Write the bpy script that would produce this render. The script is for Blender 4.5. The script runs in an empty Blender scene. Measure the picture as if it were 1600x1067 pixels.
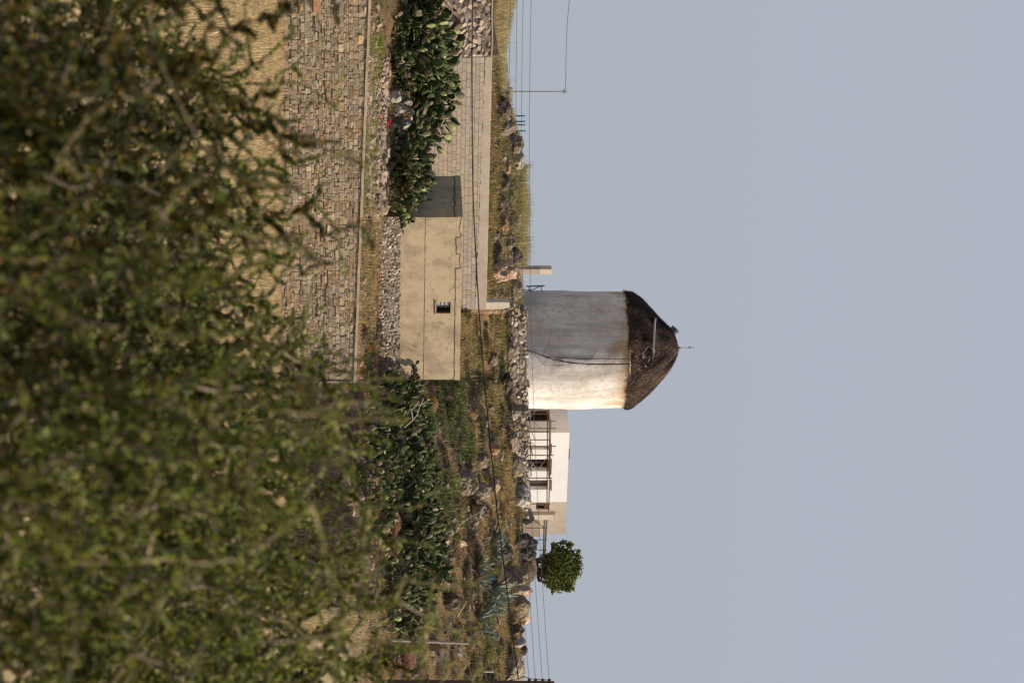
import bpy, math, random
import numpy as np
from mathutils import Vector, Matrix, noise as mnoise

sc = bpy.context.scene
COL = sc.collection
R = math.radians

# ------------------------------------------------------------------ camera, sky, sun
F = 100.0 / 36.0 * 1600.0          # focal length in photo pixels (100 mm lens on a 36 mm sensor)
VH, V0, U0 = 580.0, 800.0, 533.5    # eye level, picture centre (height), picture centre (sideways)
PITCH = math.atan((V0 - VH) / F)
cam_d = bpy.data.cameras.new('camera')
cam = bpy.data.objects.new('camera', cam_d)
COL.objects.link(cam)
cam_d.lens = 100; cam_d.sensor_width = 36; cam_d.sensor_fit = 'HORIZONTAL'
cam_d.clip_start = 0.1; cam_d.clip_end = 6000
s_, c_ = math.sin(PITCH), math.cos(PITCH)
# the photograph was taken upright and is stored lying on its side: the camera is rolled a quarter turn
cam.matrix_world = Matrix(((0, -1, 0, 0), (-s_, 0, -c_, 0), (c_, 0, -s_, 0), (0, 0, 0, 1)))
cam_d.dof.use_dof = True
cam_d.dof.focus_distance = 135
cam_d.dof.aperture_fstop = 7.5
sc.camera = cam

SUN_EL, SUN_AZ = R(36), R(1.5)       # azimuth measured from +X towards +Y
sun_d = bpy.data.lights.new('sun', 'SUN')
sun_d.energy = 5.0; sun_d.angle = R(0.5); sun_d.color = (1.0, 0.885, 0.745)
sun = bpy.data.objects.new('sun', sun_d)
COL.objects.link(sun)
sdir = Vector((math.cos(SUN_EL) * math.cos(SUN_AZ), math.cos(SUN_EL) * math.sin(SUN_AZ), math.sin(SUN_EL)))
sun.rotation_euler = sdir.to_track_quat('Z', 'Y').to_euler()
sun.location = (60, 60, 80)

world = bpy.data.worlds.new('World')
sc.world = world
world.use_nodes = True
nt = world.node_tree
nt.nodes.clear()
wo = nt.nodes.new('ShaderNodeOutputWorld')
bg = nt.nodes.new('ShaderNodeBackground')
sky = nt.nodes.new('ShaderNodeTexSky')
sky.sky_type = 'NISHITA'; sky.sun_disc = False
sky.sun_elevation = SUN_EL; sky.sun_rotation = R(90) - SUN_AZ
sky.altitude = 100; sky.air_density = 1.0; sky.dust_density = 0.8; sky.ozone_density = 1.0
mx = nt.nodes.new('ShaderNodeMix'); mx.data_type = 'RGBA'
haze_ramp = nt.nodes.new('ShaderNodeValToRGB'); haze_ramp.color_ramp.elements[0].position = 0.03; haze_ramp.color_ramp.elements[1].position = 0.24
haze_ramp.color_ramp.elements[0].color = (2.72, 2.98, 3.42, 1); haze_ramp.color_ramp.elements[1].color = (3.22, 3.29, 3.84, 1)   # pale haze in the low part of the sky
tc = nt.nodes.new('ShaderNodeTexCoord'); sxyz = nt.nodes.new('ShaderNodeSeparateXYZ')
nt.links.new(tc.outputs['Generated'], sxyz.inputs[0])
mrg = nt.nodes.new('ShaderNodeMapRange')
mrg.inputs[1].default_value = 0.21; mrg.inputs[2].default_value = 0.42
mrg.inputs[3].default_value = 0.93; mrg.inputs[4].default_value = 0.10
nt.links.new(sxyz.outputs[2], haze_ramp.inputs[0]); nt.links.new(haze_ramp.outputs[0], mx.inputs[7]); nt.links.new(sxyz.outputs[2], mrg.inputs[0]); nt.links.new(mrg.outputs[0], mx.inputs[0])
nt.links.new(sky.outputs[0], mx.inputs[6])
nt.links.new(mx.outputs[2], bg.inputs[0])
bg.inputs[1].default_value = 0.12
nt.links.new(bg.outputs[0], wo.inputs[0])

sc.view_settings.view_transform = 'Standard'
sc.view_settings.look = 'None'
sc.view_settings.exposure = 0.25
sc.view_settings.gamma = 1
sc.render.engine = 'CYCLES'
sc.cycles.use_denoising = True
sc.cycles.max_bounces = 5
sc.cycles.transparent_max_bounces = 4

# ------------------------------------------------------------------ helpers
def P(u, v, D):
    """point at depth D that is seen u pixels across and v pixels up in the upright photograph"""
    a, b = (v - V0) / F, (u - U0) / F
    d = Vector((b, c_ - a * s_, s_ + a * c_))
    return d * (D / d.y)

def xu(u, D): return P(u, V0, D).x
def zv(v, D): return P(U0, v, D).z

def tag(o, label=None, cat=None, group=None, kind=None):
    if label: o['label'] = label
    if cat: o['category'] = cat
    if group: o['group'] = group
    if kind: o['kind'] = kind
    return o

def empty(name, loc=(0, 0, 0), rz=0):
    o = bpy.data.objects.new(name, None)
    COL.objects.link(o)
    o.location = loc; o.rotation_euler = (0, 0, rz)
    o.empty_display_size = 0.3
    return o

class MB:
    """collects faces (with a colour per vertex) and links them as one mesh"""
    def __init__(s):
        s.V = []; s.L = []; s.S = []; s.C = []; s.n = 0
    def add(s, verts, faces, col=(1, 1, 1)):
        verts = np.asarray(verts, float)
        s.V.append(verts)
        for f in faces:
            s.L.append(np.asarray(f, int) + s.n); s.S.append(np.array([len(f)]))
        c = np.asarray(col, float)
        if c.ndim == 1: c = np.tile(c, (len(verts), 1))
        s.C.append(c)
        s.n += len(verts)
    def add_many(s, verts, quads, col):
        """verts (N,3), quads (M,k) all of k corners, col (N,3)"""
        s.V.append(verts); s.L.append(quads.reshape(-1) + s.n)
        s.S.append(np.full(len(quads), quads.shape[1])); s.C.append(col); s.n += len(verts)
    def box(s, c, d, col=(1, 1, 1), rz=0, ax=None):
        """c centre, d full size; ax optional 3 axes"""
        v = []
        for i in (-1, 1):
            for j in (-1, 1):
                for k in (-1, 1):
                    v.append((i * d[0] / 2, j * d[1] / 2, k * d[2] / 2))
        v = np.array(v)
        if ax is not None: v = v @ np.array(ax)
        elif rz:
            cr, sr = math.cos(rz), math.sin(rz)
            v = v @ np.array([[cr, sr, 0], [-sr, cr, 0], [0, 0, 1]])
        s.add(v + np.array(c), [(0, 1, 3, 2), (4, 6, 7, 5), (0, 4, 5, 1), (2, 3, 7, 6), (0, 2, 6, 4), (1, 5, 7, 3)], col)
    def tube(s, pts, r, n=6, col=(1, 1, 1), cap=True):
        pts = [Vector(p) for p in pts]
        rs = r if hasattr(r, '__len__') else [r] * len(pts)
        vs = []; up = Vector((0.13, 0.21, 1)).normalized()
        for i, p in enumerate(pts):
            t = (pts[min(i + 1, len(pts) - 1)] - pts[max(i - 1, 0)])
            if t.length < 1e-9: t = Vector((0, 0, 1))
            t.normalize()
            if abs(t.dot(up)) > 0.95: a = t.cross(Vector((1, 0.1, 0))).normalized()
            else: a = t.cross(up).normalized()
            b = t.cross(a)
            for k in range(n):
                q = 2 * math.pi * k / n
                vs.append(p + (a * math.cos(q) + b * math.sin(q)) * rs[i])
        fs = []
        for i in range(len(pts) - 1):
            for k in range(n):
                fs.append((i * n + k, i * n + (k + 1) % n, (i + 1) * n + (k + 1) % n, (i + 1) * n + k))
        if cap:
            fs.append(tuple(range(n))[::-1]); fs.append(tuple((len(pts) - 1) * n + k for k in range(n)))
        s.add(np.array([tuple(v) for v in vs]), fs, col)
    def build(s, name, mat, parent=None, smooth=False, origin=None):
        me = bpy.data.meshes.new(name)
        V = np.concatenate(s.V) if s.V else np.zeros((0, 3))
        if origin is not None: V = V - np.array(origin)
        L = np.concatenate(s.L).astype(np.int32); S = np.concatenate(s.S).astype(np.int32)
        C = np.concatenate(s.C)
        me.vertices.add(len(V)); me.vertices.foreach_set('co', V.astype(np.float32).reshape(-1))
        me.loops.add(len(L)); me.loops.foreach_set('vertex_index', L)
        me.polygons.add(len(S))
        st = np.concatenate([[0], np.cumsum(S)[:-1]]).astype(np.int32)
        me.polygons.foreach_set('loop_start', st); me.polygons.foreach_set('loop_total', S)
        me.polygons.foreach_set('use_smooth', np.full(len(S), bool(smooth)))
        me.update(calc_edges=True)
        me.validate()
        a = me.color_attributes.new('tint', 'FLOAT_COLOR', 'POINT')
        a.data.foreach_set('color', np.concatenate([C, np.ones((len(C), 1))], 1).astype(np.float32).reshape(-1))
        me.materials.append(mat)
        o = bpy.data.objects.new(name, me)
        COL.objects.link(o)
        if origin is not None: o.location = origin
        if parent: o.parent = parent
        return o

def copy_tree(o, parent=None):
    c = o.copy(); COL.objects.link(c); c.parent = parent
    for ch in o.children: copy_tree(ch, c)
    return c

# ------------------------------------------------------------------ materials
def new_mat(name):
    m = bpy.data.materials.new(name); m.use_nodes = True
    t = m.node_tree; b = t.nodes['Principled BSDF']
    b.inputs['Specular IOR Level'].default_value = 0.25
    return m, t, b

def nz(t, scale, detail=6, rough=0.6, vec=None, dist=0.0):
    n = t.nodes.new('ShaderNodeTexNoise'); n.inputs['Scale'].default_value = scale
    n.inputs['Detail'].default_value = detail; n.inputs['Roughness'].default_value = rough
    n.inputs['Distortion'].default_value = dist
    if vec is not None: t.links.new(vec, n.inputs['Vector'])
    return n

def ramp(t, src, stops):
    r = t.nodes.new('ShaderNodeValToRGB')
    e = r.color_ramp.elements
    while len(e) < len(stops): e.new(0.5)
    for i, (p, c) in enumerate(stops):
        e[i].position = p
        e[i].color = (c, c, c, 1) if not hasattr(c, '__len__') else (*c, 1)
    t.links.new(src, r.inputs[0])
    return r

def mixc(t, fac, a, b, mode='MIX'):
    m = t.nodes.new('ShaderNodeMix'); m.data_type = 'RGBA'; m.blend_type = mode
    for sock, val in ((0, fac), (6, a), (7, b)):
        if hasattr(val, 'is_linked') or hasattr(val, 'links'): t.links.new(val, m.inputs[sock])
        elif hasattr(val, '__len__'): m.inputs[sock].default_value = (*val, 1) if len(val) == 3 else val
        else: m.inputs[sock].default_value = val
    return m.outputs[2]

def objco(t, scale=(1, 1, 1)):
    c = t.nodes.new('ShaderNodeTexCoord'); m = t.nodes.new('ShaderNodeMapping')
    m.inputs['Scale'].default_value = scale
    t.links.new(c.outputs['Object'], m.inputs[0])
    return m.outputs[0]

def bump(t, b, src, strength, dist):
    n = t.nodes.new('ShaderNodeBump'); n.inputs['Strength'].default_value = strength
    n.inputs['Distance'].default_value = dist
    t.links.new(src, n.inputs['Height']); t.links.new(n.outputs[0], b.inputs['Normal'])

def mat_tint(name, rough=0.9, var=0.45, scale=6.0, bmp=0.5, bdist=0.03, trans=0.0, spec=0.25, dark=0.45):
    """colour comes from the piece's own tint, mottled with noise"""
    m, t, b = new_mat(name)
    at = t.nodes.new('ShaderNodeAttribute'); at.attribute_name = 'tint'
    n = nz(t, scale, 8, 0.65, objco(t))
    r = ramp(t, n.outputs[0], [(0.3, 1 - var), (0.7, 1 + var * 0.5)])
    r.color_ramp.elements[0].color = (1 - var, 1 - var, 1 - var, 1)
    c = mixc(t, 1.0, at.outputs['Color'], r.outputs[0], 'MULTIPLY')
    t.links.new(c, b.inputs['Base Color'])
    b.inputs['Roughness'].default_value = rough
    b.inputs['Specular IOR Level'].default_value = spec
    if bmp: bump(t, b, n.outputs[0], bmp, bdist)
    if trans > 0:
        tr = t.nodes.new('ShaderNodeBsdfTranslucent'); t.links.new(c, tr.inputs[0])
        ms = t.nodes.new('ShaderNodeMixShader'); ms.inputs[0].default_value = trans
        t.links.new(b.outputs[0], ms.inputs[1]); t.links.new(tr.outputs[0], ms.inputs[2])
        t.links.new(ms.outputs[0], t.nodes['Material Output'].inputs[0])
    return m

def mat_noise(name, c1, c2, scale=3.0, rough=0.85, bmp=0.4, bdist=0.02, stretch=(1, 1, 1), c3=None, s3=12, lo=0.35, hi=0.65):
    m, t, b = new_mat(name)
    v = objco(t, stretch)
    n = nz(t, scale, 9, 0.62, v)
    r = ramp(t, n.outputs[0], [(lo, c1), (hi, c2)])
    out = r.outputs[0]
    if c3 is not None:
        n3 = nz(t, s3, 6, 0.7, v, 0.6)
        r3 = ramp(t, n3.outputs[0], [(0.55, 0.0), (0.72, 0.8)])
        out = mixc(t, r3.outputs[0], out, c3)
    t.links.new(out, b.inputs['Base Color'])
    b.inputs['Roughness'].default_value = rough
    if bmp:
        nb = nz(t, scale * 6, 6, 0.7, v)
        bump(t, b, nb.outputs[0], bmp, bdist)
    return m

M_stone = mat_tint('stone', 0.92, 0.4, 9, 0.7, 0.03)
M_rock = mat_tint('rock', 0.95, 0.7, 4.5, 1.0, 0.16, 0, 0.1)
M_leaf = mat_tint('leaf', 0.62, 0.3, 3, 0, 0, 0.28, 0.3)
M_grass = mat_tint('grass', 0.8, 0.25, 2, 0, 0, 0.3, 0.15)
M_pad = mat_tint('cactus_pad', 0.85, 0.5, 9, 0.4, 0.012, 0, 0.08)
M_bark = mat_tint('bark', 0.9, 0.4, 30, 0.5, 0.004)
M_ground = mat_tint('soil', 0.95, 0.5, 1.6, 0.9, 0.12, 0, 0.1)
M_mortar = mat_noise('mortar', (0.13, 0.10, 0.065), (0.24, 0.185, 0.12), 5)
M_coping = mat_noise('coping_mortar', (0.40, 0.32, 0.23), (0.52, 0.43, 0.33), 3)
M_block = mat_tint('concrete_block', 0.9, 0.18, 5, 0.5, 0.01)
M_thatch = mat_tint('thatch', 0.95, 0.55, 6, 0.8, 0.06, 0, 0.1)
M_metal = mat_noise('dark_metal', (0.05, 0.05, 0.055), (0.09, 0.085, 0.08), 8, 0.6)
M_cable = mat_noise('cable_rubber', (0.025, 0.02, 0.018), (0.045, 0.035, 0.03), 8, 0.7)
M_wire = mat_noise('wire', (0.10, 0.11, 0.13), (0.14, 0.15, 0.17), 8, 0.6)
M_wood = mat_noise('weathered_wood', (0.26, 0.19, 0.13), (0.42, 0.33, 0.24), 4, 0.85, 0.5, 0.01, (1, 1, 0.2))
M_darkwood = mat_noise('dark_wood', (0.06, 0.042, 0.032), (0.13, 0.09, 0.065), 5, 0.85, 0.5, 0.01, (1, 1, 0.2))
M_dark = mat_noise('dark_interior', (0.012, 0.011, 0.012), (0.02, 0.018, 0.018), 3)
M_teal = mat_noise('teal_paint', (0.02, 0.15, 0.20), (0.03, 0.19, 0.24), 5)
M_white = mat_noise('white_paint', (0.80, 0.77, 0.72), (0.85, 0.82, 0.77), 2.0, 0.85, 0.15, 0.01)
M_cream = mat_noise('cream_render', (0.58, 0.48, 0.36), (0.70, 0.60, 0.47), 1.6, 0.9, 0.3, 0.01, c3=(0.45, 0.38, 0.30), s3=3)
M_hut = mat_noise('hut_render', (0.315, 0.245, 0.155), (0.49, 0.38, 0.24), 1.3, 0.92, 0.6, 0.02, (1, 1, 0.8), c3=(0.17, 0.145, 0.105), s3=3.2, lo=0.34, hi=0.56)
M_beam = mat_noise('beam_render', (0.42, 0.335, 0.255), (0.52, 0.42, 0.32), 1.2, 0.92, 0.5, 0.015, c3=(0.36, 0.29, 0.22), s3=5)
M_petal = mat_noise('petal', (0.62, 0.02, 0.015), (0.72, 0.04, 0.02), 9, 0.6, 0)
M_blue = mat_noise('blue_plastic', (0.01, 0.16, 0.42), (0.02, 0.22, 0.55), 5, 0.5, 0)
M_pipe = mat_noise('grey_pipe', (0.42, 0.42, 0.42), (0.6, 0.6, 0.6), 5, 0.4, 0)
M_yellow = mat_noise('yellow_paint', (0.6, 0.42, 0.05), (0.7, 0.5, 0.08), 5, 0.5, 0)
M_glass, _t, _b = new_mat('window_glass')
_b.inputs['Base Color'].default_value = (0.40, 0.40, 0.37, 1); _b.inputs['Roughness'].default_value = 0.35

def mat_mill():
    m, t, b = new_mat('whitewash')
    v = objco(t)
    big = nz(t, 0.55, 5, 0.6, v)
    c = ramp(t, big.outputs[0], [(0.35, (0.63, 0.545, 0.44)), (0.6, (0.85, 0.785, 0.69))]).outputs[0]
    sp = nz(t, 3.2, 9, 0.75, v, 0.8)
    f = ramp(t, sp.outputs[0], [(0.50, 0.0), (0.68, 0.75)]).outputs[0]
    c = mixc(t, f, c, (0.33, 0.29, 0.25))
    st = nz(t, 1.0, 6, 0.6, objco(t, (2.2, 2.2, 0.18)))       # run-off streaks
    f2 = ramp(t, st.outputs[0], [(0.48, 0.0), (0.70, 0.65)]).outputs[0]
    c = mixc(t, f2, c, (0.40, 0.35, 0.30))
    # rusty run-off just below the thatch
    co = t.nodes.new('ShaderNodeTexCoord'); sx = t.nodes.new('ShaderNodeSeparateXYZ')
    t.links.new(co.outputs['Object'], sx.inputs[0])
    mr = t.nodes.new('ShaderNodeMapRange'); mr.inputs[1].default_value = 2.8; mr.inputs[2].default_value = 5.4
    mr.inputs[3].default_value = -0.28; mr.inputs[4].default_value = 0.20
    t.links.new(sx.outputs[2], mr.inputs[0])
    st2 = nz(t, 1.0, 6, 0.65, objco(t, (1.1, 1.1, 0.5)), 0.3)
    ad = t.nodes.new('ShaderNodeMath'); ad.operation = 'ADD'
    t.links.new(mr.outputs[0], ad.inputs[0]); t.links.new(st2.outputs[0], ad.inputs[1])
    f3 = ramp(t, ad.outputs[0], [(0.53, 0.0), (0.72, 0.8)]).outputs[0]
    c = mixc(t, f3, c, (0.46, 0.27, 0.10))
    t.links.new(c, b.inputs['Base Color'])
    b.inputs['Roughness'].default_value = 0.92
    nb = nz(t, 3.0, 10, 0.7, v)
    bump(t, b, nb.outputs[0], 0.5, 0.07)
    return m
M_mill = mat_mill()

# ------------------------------------------------------------------ noise for heights and patches
rs0 = np.random.RandomState(7)
_tab = rs0.rand(256, 256)
def vnoise(x, y, s):
    x = np.asarray(x, float) / s + 91.3; y = np.asarray(y, float) / s + 37.7
    xi = np.floor(x).astype(int); yi = np.floor(y).astype(int); fx = x - xi; fy = y - yi
    fx = fx * fx * (3 - 2 * fx); fy = fy * fy * (3 - 2 * fy)
    g = lambda a, b: _tab[a % 256, b % 256]
    return ((g(xi, yi) * (1 - fx) + g(xi + 1, yi) * fx) * (1 - fy) + (g(xi, yi + 1) * (1 - fx) + g(xi + 1, yi + 1) * fx) * fy)
def fbm(x, y, s, o=4):
    a = 0; w = 1; tot = 0
    for i in range(o):
        a = a + vnoise(x + i * 17.1, y - i * 9.7, s) * w; tot += w; w *= 0.5; s *= 0.5
    return a / tot

# ------------------------------------------------------------------ lines the walls follow (straight in plan)
ROT = R(32)
class Line:
    def __init__(s, u, D, rot):
        s.x0, s.y0, s.rot = xu(u, D), D, rot
        s.e = Vector((math.cos(rot), math.sin(rot), 0)); s.n = Vector((math.sin(rot), -math.cos(rot), 0))
        s.m = math.tan(rot)
    def D(s, u):
        k = (u - U0) / F / (c_ )
        k = (u - U0) / F * 1.0
        return (s.y0 - s.m * s.x0) / (1 - s.m * k)
    def pt(s, u, v=V0):
        return P(u, v, s.D(u))
    def sdist(s, u):
        return (s.pt(u).to_2d() - Vector((s.x0, s.y0))).length * (1 if s.D(u) >= s.y0 else -1)
LW = Line(0, 103.0, R(22))          # long terrace wall
LH = Line(340, 119.5, ROT)          # hut front
LB = Line(90, 126.0, ROT * 0.93)    # block wall

# ------------------------------------------------------------------ terrain
def cols():
    far = [(175, None), (300, 2.0), (700, -3.5), (6000, -3.5)]
    def prof(u, rows, top):
        out = [(-50, -1.7), (11, -1.75), (30, -3.3)]
        out += [(d, zv(v, d)) for d, v in rows]
        out.append((175, out[-1][1] - 0.1)); out += [(300, 2.0), (700, -3.5), (6000, -3.5)]
        return (u, out)
    res = []
    for u, top, sky_v, mid in ((-700, 587, 796, (600, 640)), (0, 576, 794, (602, 640)), (60, 573, 786, (602, 640)), (90, 573, 784, (600, 640)),
                          (140, 571, 790, (600, 640)), (185, 569, 800, (600, 640)), (240, 567, 810, (598, 640)), (330, 564, 814, (593, 640))):
        dw, db = LW.D(u), LB.D(u)
        res.append(prof(u, [(80, 395), (dw + 0.12, 436), (dw + 0.42, top - 2), (dw + 5, top + 5), (dw + 11, mid[0]), (db - 5, mid[1]), (db - 0.2, 668),
                            (db + 0.15, 668), (db + 0.45, 764 - (u - 90) * .018), (db + 3, 772), (db + 10, sky_v - 12), (db + 18, sky_v)], 0))
    for u, top, sky_v in ((342, 563, 812), (400, 561, 812), (478, 558, 812)):
        dw, dh, db = LW.D(u), LH.D(u), LB.D(u)
        res.append(prof(u, [(80, 395), (dw + 0.12, 436), (dw + 0.42, top - 2), (dw + 6, top + 10), (dh - 0.3, 592), (dh - 0.05, 592), (dh + 0.25, 622), (dh + 4, 622),
                            (db - 0.2, 672), (db + 0.15, 672), (db + 0.45, 760 - (u - 90) * .018), (db + 2.5, 765), (min(db + 8, 145.5), sky_v - 14), (147, sky_v)], 0))
    for u, top, sky_v in ((490, 557, 812), (540, 555, 812), (592, 553, 813)):
        dw, dh = LW.D(u), LH.D(u)
        res.append(prof(u, [(80, 395), (dw + 0.12, 436), (dw + 0.42, top - 2), (dw + 6, top + 12), (dh - 0.3, 592), (dh - 0.05, 592), (dh + 0.25, 622), (dh + 4.2, 630),
                            (dh + 8, 716), (139.5, 750), (142.5, 777), (145.5, 797), (146.6, sky_v)], 0))
    res.append(prof(604, [(80, 395), (106, 436), (109.5, 480), (113, 563), (120, 606), (128, 676), (134, 735), (140, 772), (145, 797), (146.5, 816)], 0))
    res.append(prof(700, [(80, 400), (104, 442), (108, 520), (112, 585), (118, 628), (126, 690), (133, 742), (140, 780), (145, 800), (147, 818)], 0))
    res.append(prof(840, [(75, 400), (99, 450), (104, 555), (109, 594), (116, 634), (125, 700), (132, 748), (139, 783), (144, 800), (147, 816)], 0))
    res.append(prof(960, [(75, 400), (92, 500), (102, 582), (108, 602), (116, 650), (125, 705), (132, 752), (139, 786), (144, 800), (147, 814)], 0))
    res.append(prof(1080, [(75, 400), (92, 520), (102, 595), (108, 612), (116, 655), (125, 712), (132, 756), (139, 788), (144, 802), (147, 812)], 0))
    res.append(prof(1800, [(75, 400), (92, 520), (102, 595), (108, 612), (116, 655), (125, 712), (132, 756), (139, 788), (144, 802), (147, 812)], 0))
    return res
COLS = cols()
CU = np.array([c[0] for c in COLS])
def hz(x, y):
    x = np.asarray(x, float); y = np.asarray(y, float)
    yy = np.maximum(y, 12)
    u = U0 + x / yy * F
    u = np.clip(u, CU[0] + 1e-3, CU[-1] - 1e-3)
    i = np.clip(np.searchsorted(CU, u) - 1, 0, len(CU) - 2)
    z = np.zeros(x.shape)
    for k in range(len(CU) - 1):
        m = i == k
        if not m.any(): continue
        A, B = np.array(COLS[k][1]), np.array(COLS[k + 1][1]); f = (u[m] - CU[k]) / (CU[k + 1] - CU[k]); ym = y[m]
        if len(A) == len(B):          # steps follow the walls between the two sections
            yb = A[:, 0:1] * (1 - f) + B[:, 0:1] * f; zb = A[:, 1:2] * (1 - f) + B[:, 1:2] * f
            r = zb[0].copy()
            for q in range(len(A) - 1):
                t = np.clip((ym - yb[q]) / np.maximum(yb[q + 1] - yb[q], 1e-6), 0, 1)
                r = np.where(ym >= yb[q], zb[q] + (zb[q + 1] - zb[q]) * t, r)
            z[m] = r
        else:
            z[m] = np.interp(ym, A[:, 0], A[:, 1]) * (1 - f) + np.interp(ym, B[:, 0], B[:, 1]) * f
    amp = np.interp(y, [60, 98, 112, 146, 175, 400], [0.05, 0.08, 0.45, 0.4, 0.2, 0.2])
    lump = (fbm(x, y, 2.6, 4) - 0.5) * 2 * amp
    # rocky little terraces to the right of the hut
    tr = np.clip((u - 600) / 60, 0, 1) * np.clip((y - 106) / 6, 0, 1) * np.clip((146 - y) / 4, 0, 1)
    yy2 = y + (fbm(x, y * 0.3, 5.0, 3) - 0.5) * 6
    lump = lump + tr * 0.28 * np.sin(yy2 * 2 * math.pi / 5.2)
    k = (u - U0) / F
    calm = 1.0
    for ln, ua, ub in ((LW, -800, 600), (LH, 325, 600), (LB, -800, 490)):
        dl = (ln.y0 - ln.m * ln.x0) / (1 - ln.m * k)
        calm = calm * np.where((u > ua) & (u < ub), np.clip((np.abs(y - dl) - .7) / 2.0, 0.06, 1), 1)
    return z + lump * 0.8 * calm
def gz(x, y): return float(hz(np.array([x]), np.array([y]))[0])
def hit(u, v, d0=98.0, d1=150.0):
    """where the sight line meets the ground"""
    D = np.arange(d0, d1, 0.1)
    pts = np.array([tuple(P(u, v, 1.0))])[0]
    g = hz(pts[0] * D, D); ray = pts[2] * D
    k = np.nonzero(ray < g)[0]
    d = D[k[0]] if len(k) else d1
    p = P(u, v, float(d)); return Vector((p.x, p.y, gz(p.x, p.y)))

def nonuni(a, b, step, far, g=1.25):
    c = list(np.arange(a, b + 1e-6, step))
    s = step; r = c[-1]
    while r < far: s *= g; r += s; c.append(r)
    return c
def make_ground():
    xs = nonuni(-20.5, 20.5, 0.24, 3000)
    neg = [-(v) for v in xs[::-1] if v > 20.6]
    xs = np.array(neg + xs)
    ys = nonuni(99, 151, 0.2, 5000, 1.2)
    near = list(np.arange(-40, 99, 1.2)); ys = np.array(near + ys)
    X, Y = np.meshgrid(xs, ys)
    Z = hz(X, Y)
    nx, ny = len(xs), len(ys)
    V = np.stack([X, Y, Z], -1).reshape(-1, 3)
    i = np.arange(nx * ny).reshape(ny, nx)
    Q = np.stack([i[:-1, :-1], i[:-1, 1:], i[1:, 1:], i[1:, :-1]], -1).reshape(-1, 4)
    n1 = fbm(X, Y, 3.0, 4); n2 = fbm(X + 50, Y, 1.3, 3)
    a = np.clip((n1 - 0.35) / 0.3, 0, 1)[..., None]; b = np.clip((n2 - 0.45) / 0.2, 0, 1)[..., None]
    soil = np.array([0.17, 0.105, 0.058]); dry = np.array([0.27, 0.185, 0.09]); grn = np.array([0.10, 0.10, 0.035])
    c = soil * (1 - a) + dry * a
    c = c * (1 - 0.45 * b) + grn * 0.45 * b
    fld = np.array([0.44, 0.33, 0.16])
    f = np.clip((99.0 - Y) / 4, 0, 1)[..., None]
    U = U0 + X / np.maximum(Y, 12) * F
    f = np.maximum(f, ((U < 600) & (Z < -2.2))[..., None] * 1.0)
    c = c * (1 - f) + fld * (0.8 + 0.4 * a) * f
    mb = MB(); mb.add_many(V, Q, c.reshape(-1, 3))
    o = mb.build('ground', M_ground, smooth=True)
    tag(o, kind='structure')
make_ground()

# ------------------------------------------------------------------ stone facings
def clip_poly(poly, a, b, c):
    """keep a*x+b*y<=c"""
    out = []
    n = len(poly)
    for i in range(n):
        p, q = poly[i], poly[(i + 1) % n]
        dp, dq = a * p[0] + b * p[1] - c, a * q[0] + b * q[1] - c
        if dp <= 0: out.append(p)
        if (dp < 0 < dq) or (dq < 0 < dp):
            t = dp / (dp - dq); out.append((p[0] + (q[0] - p[0]) * t, p[1] + (q[1] - p[1]) * t))
    return out

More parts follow.
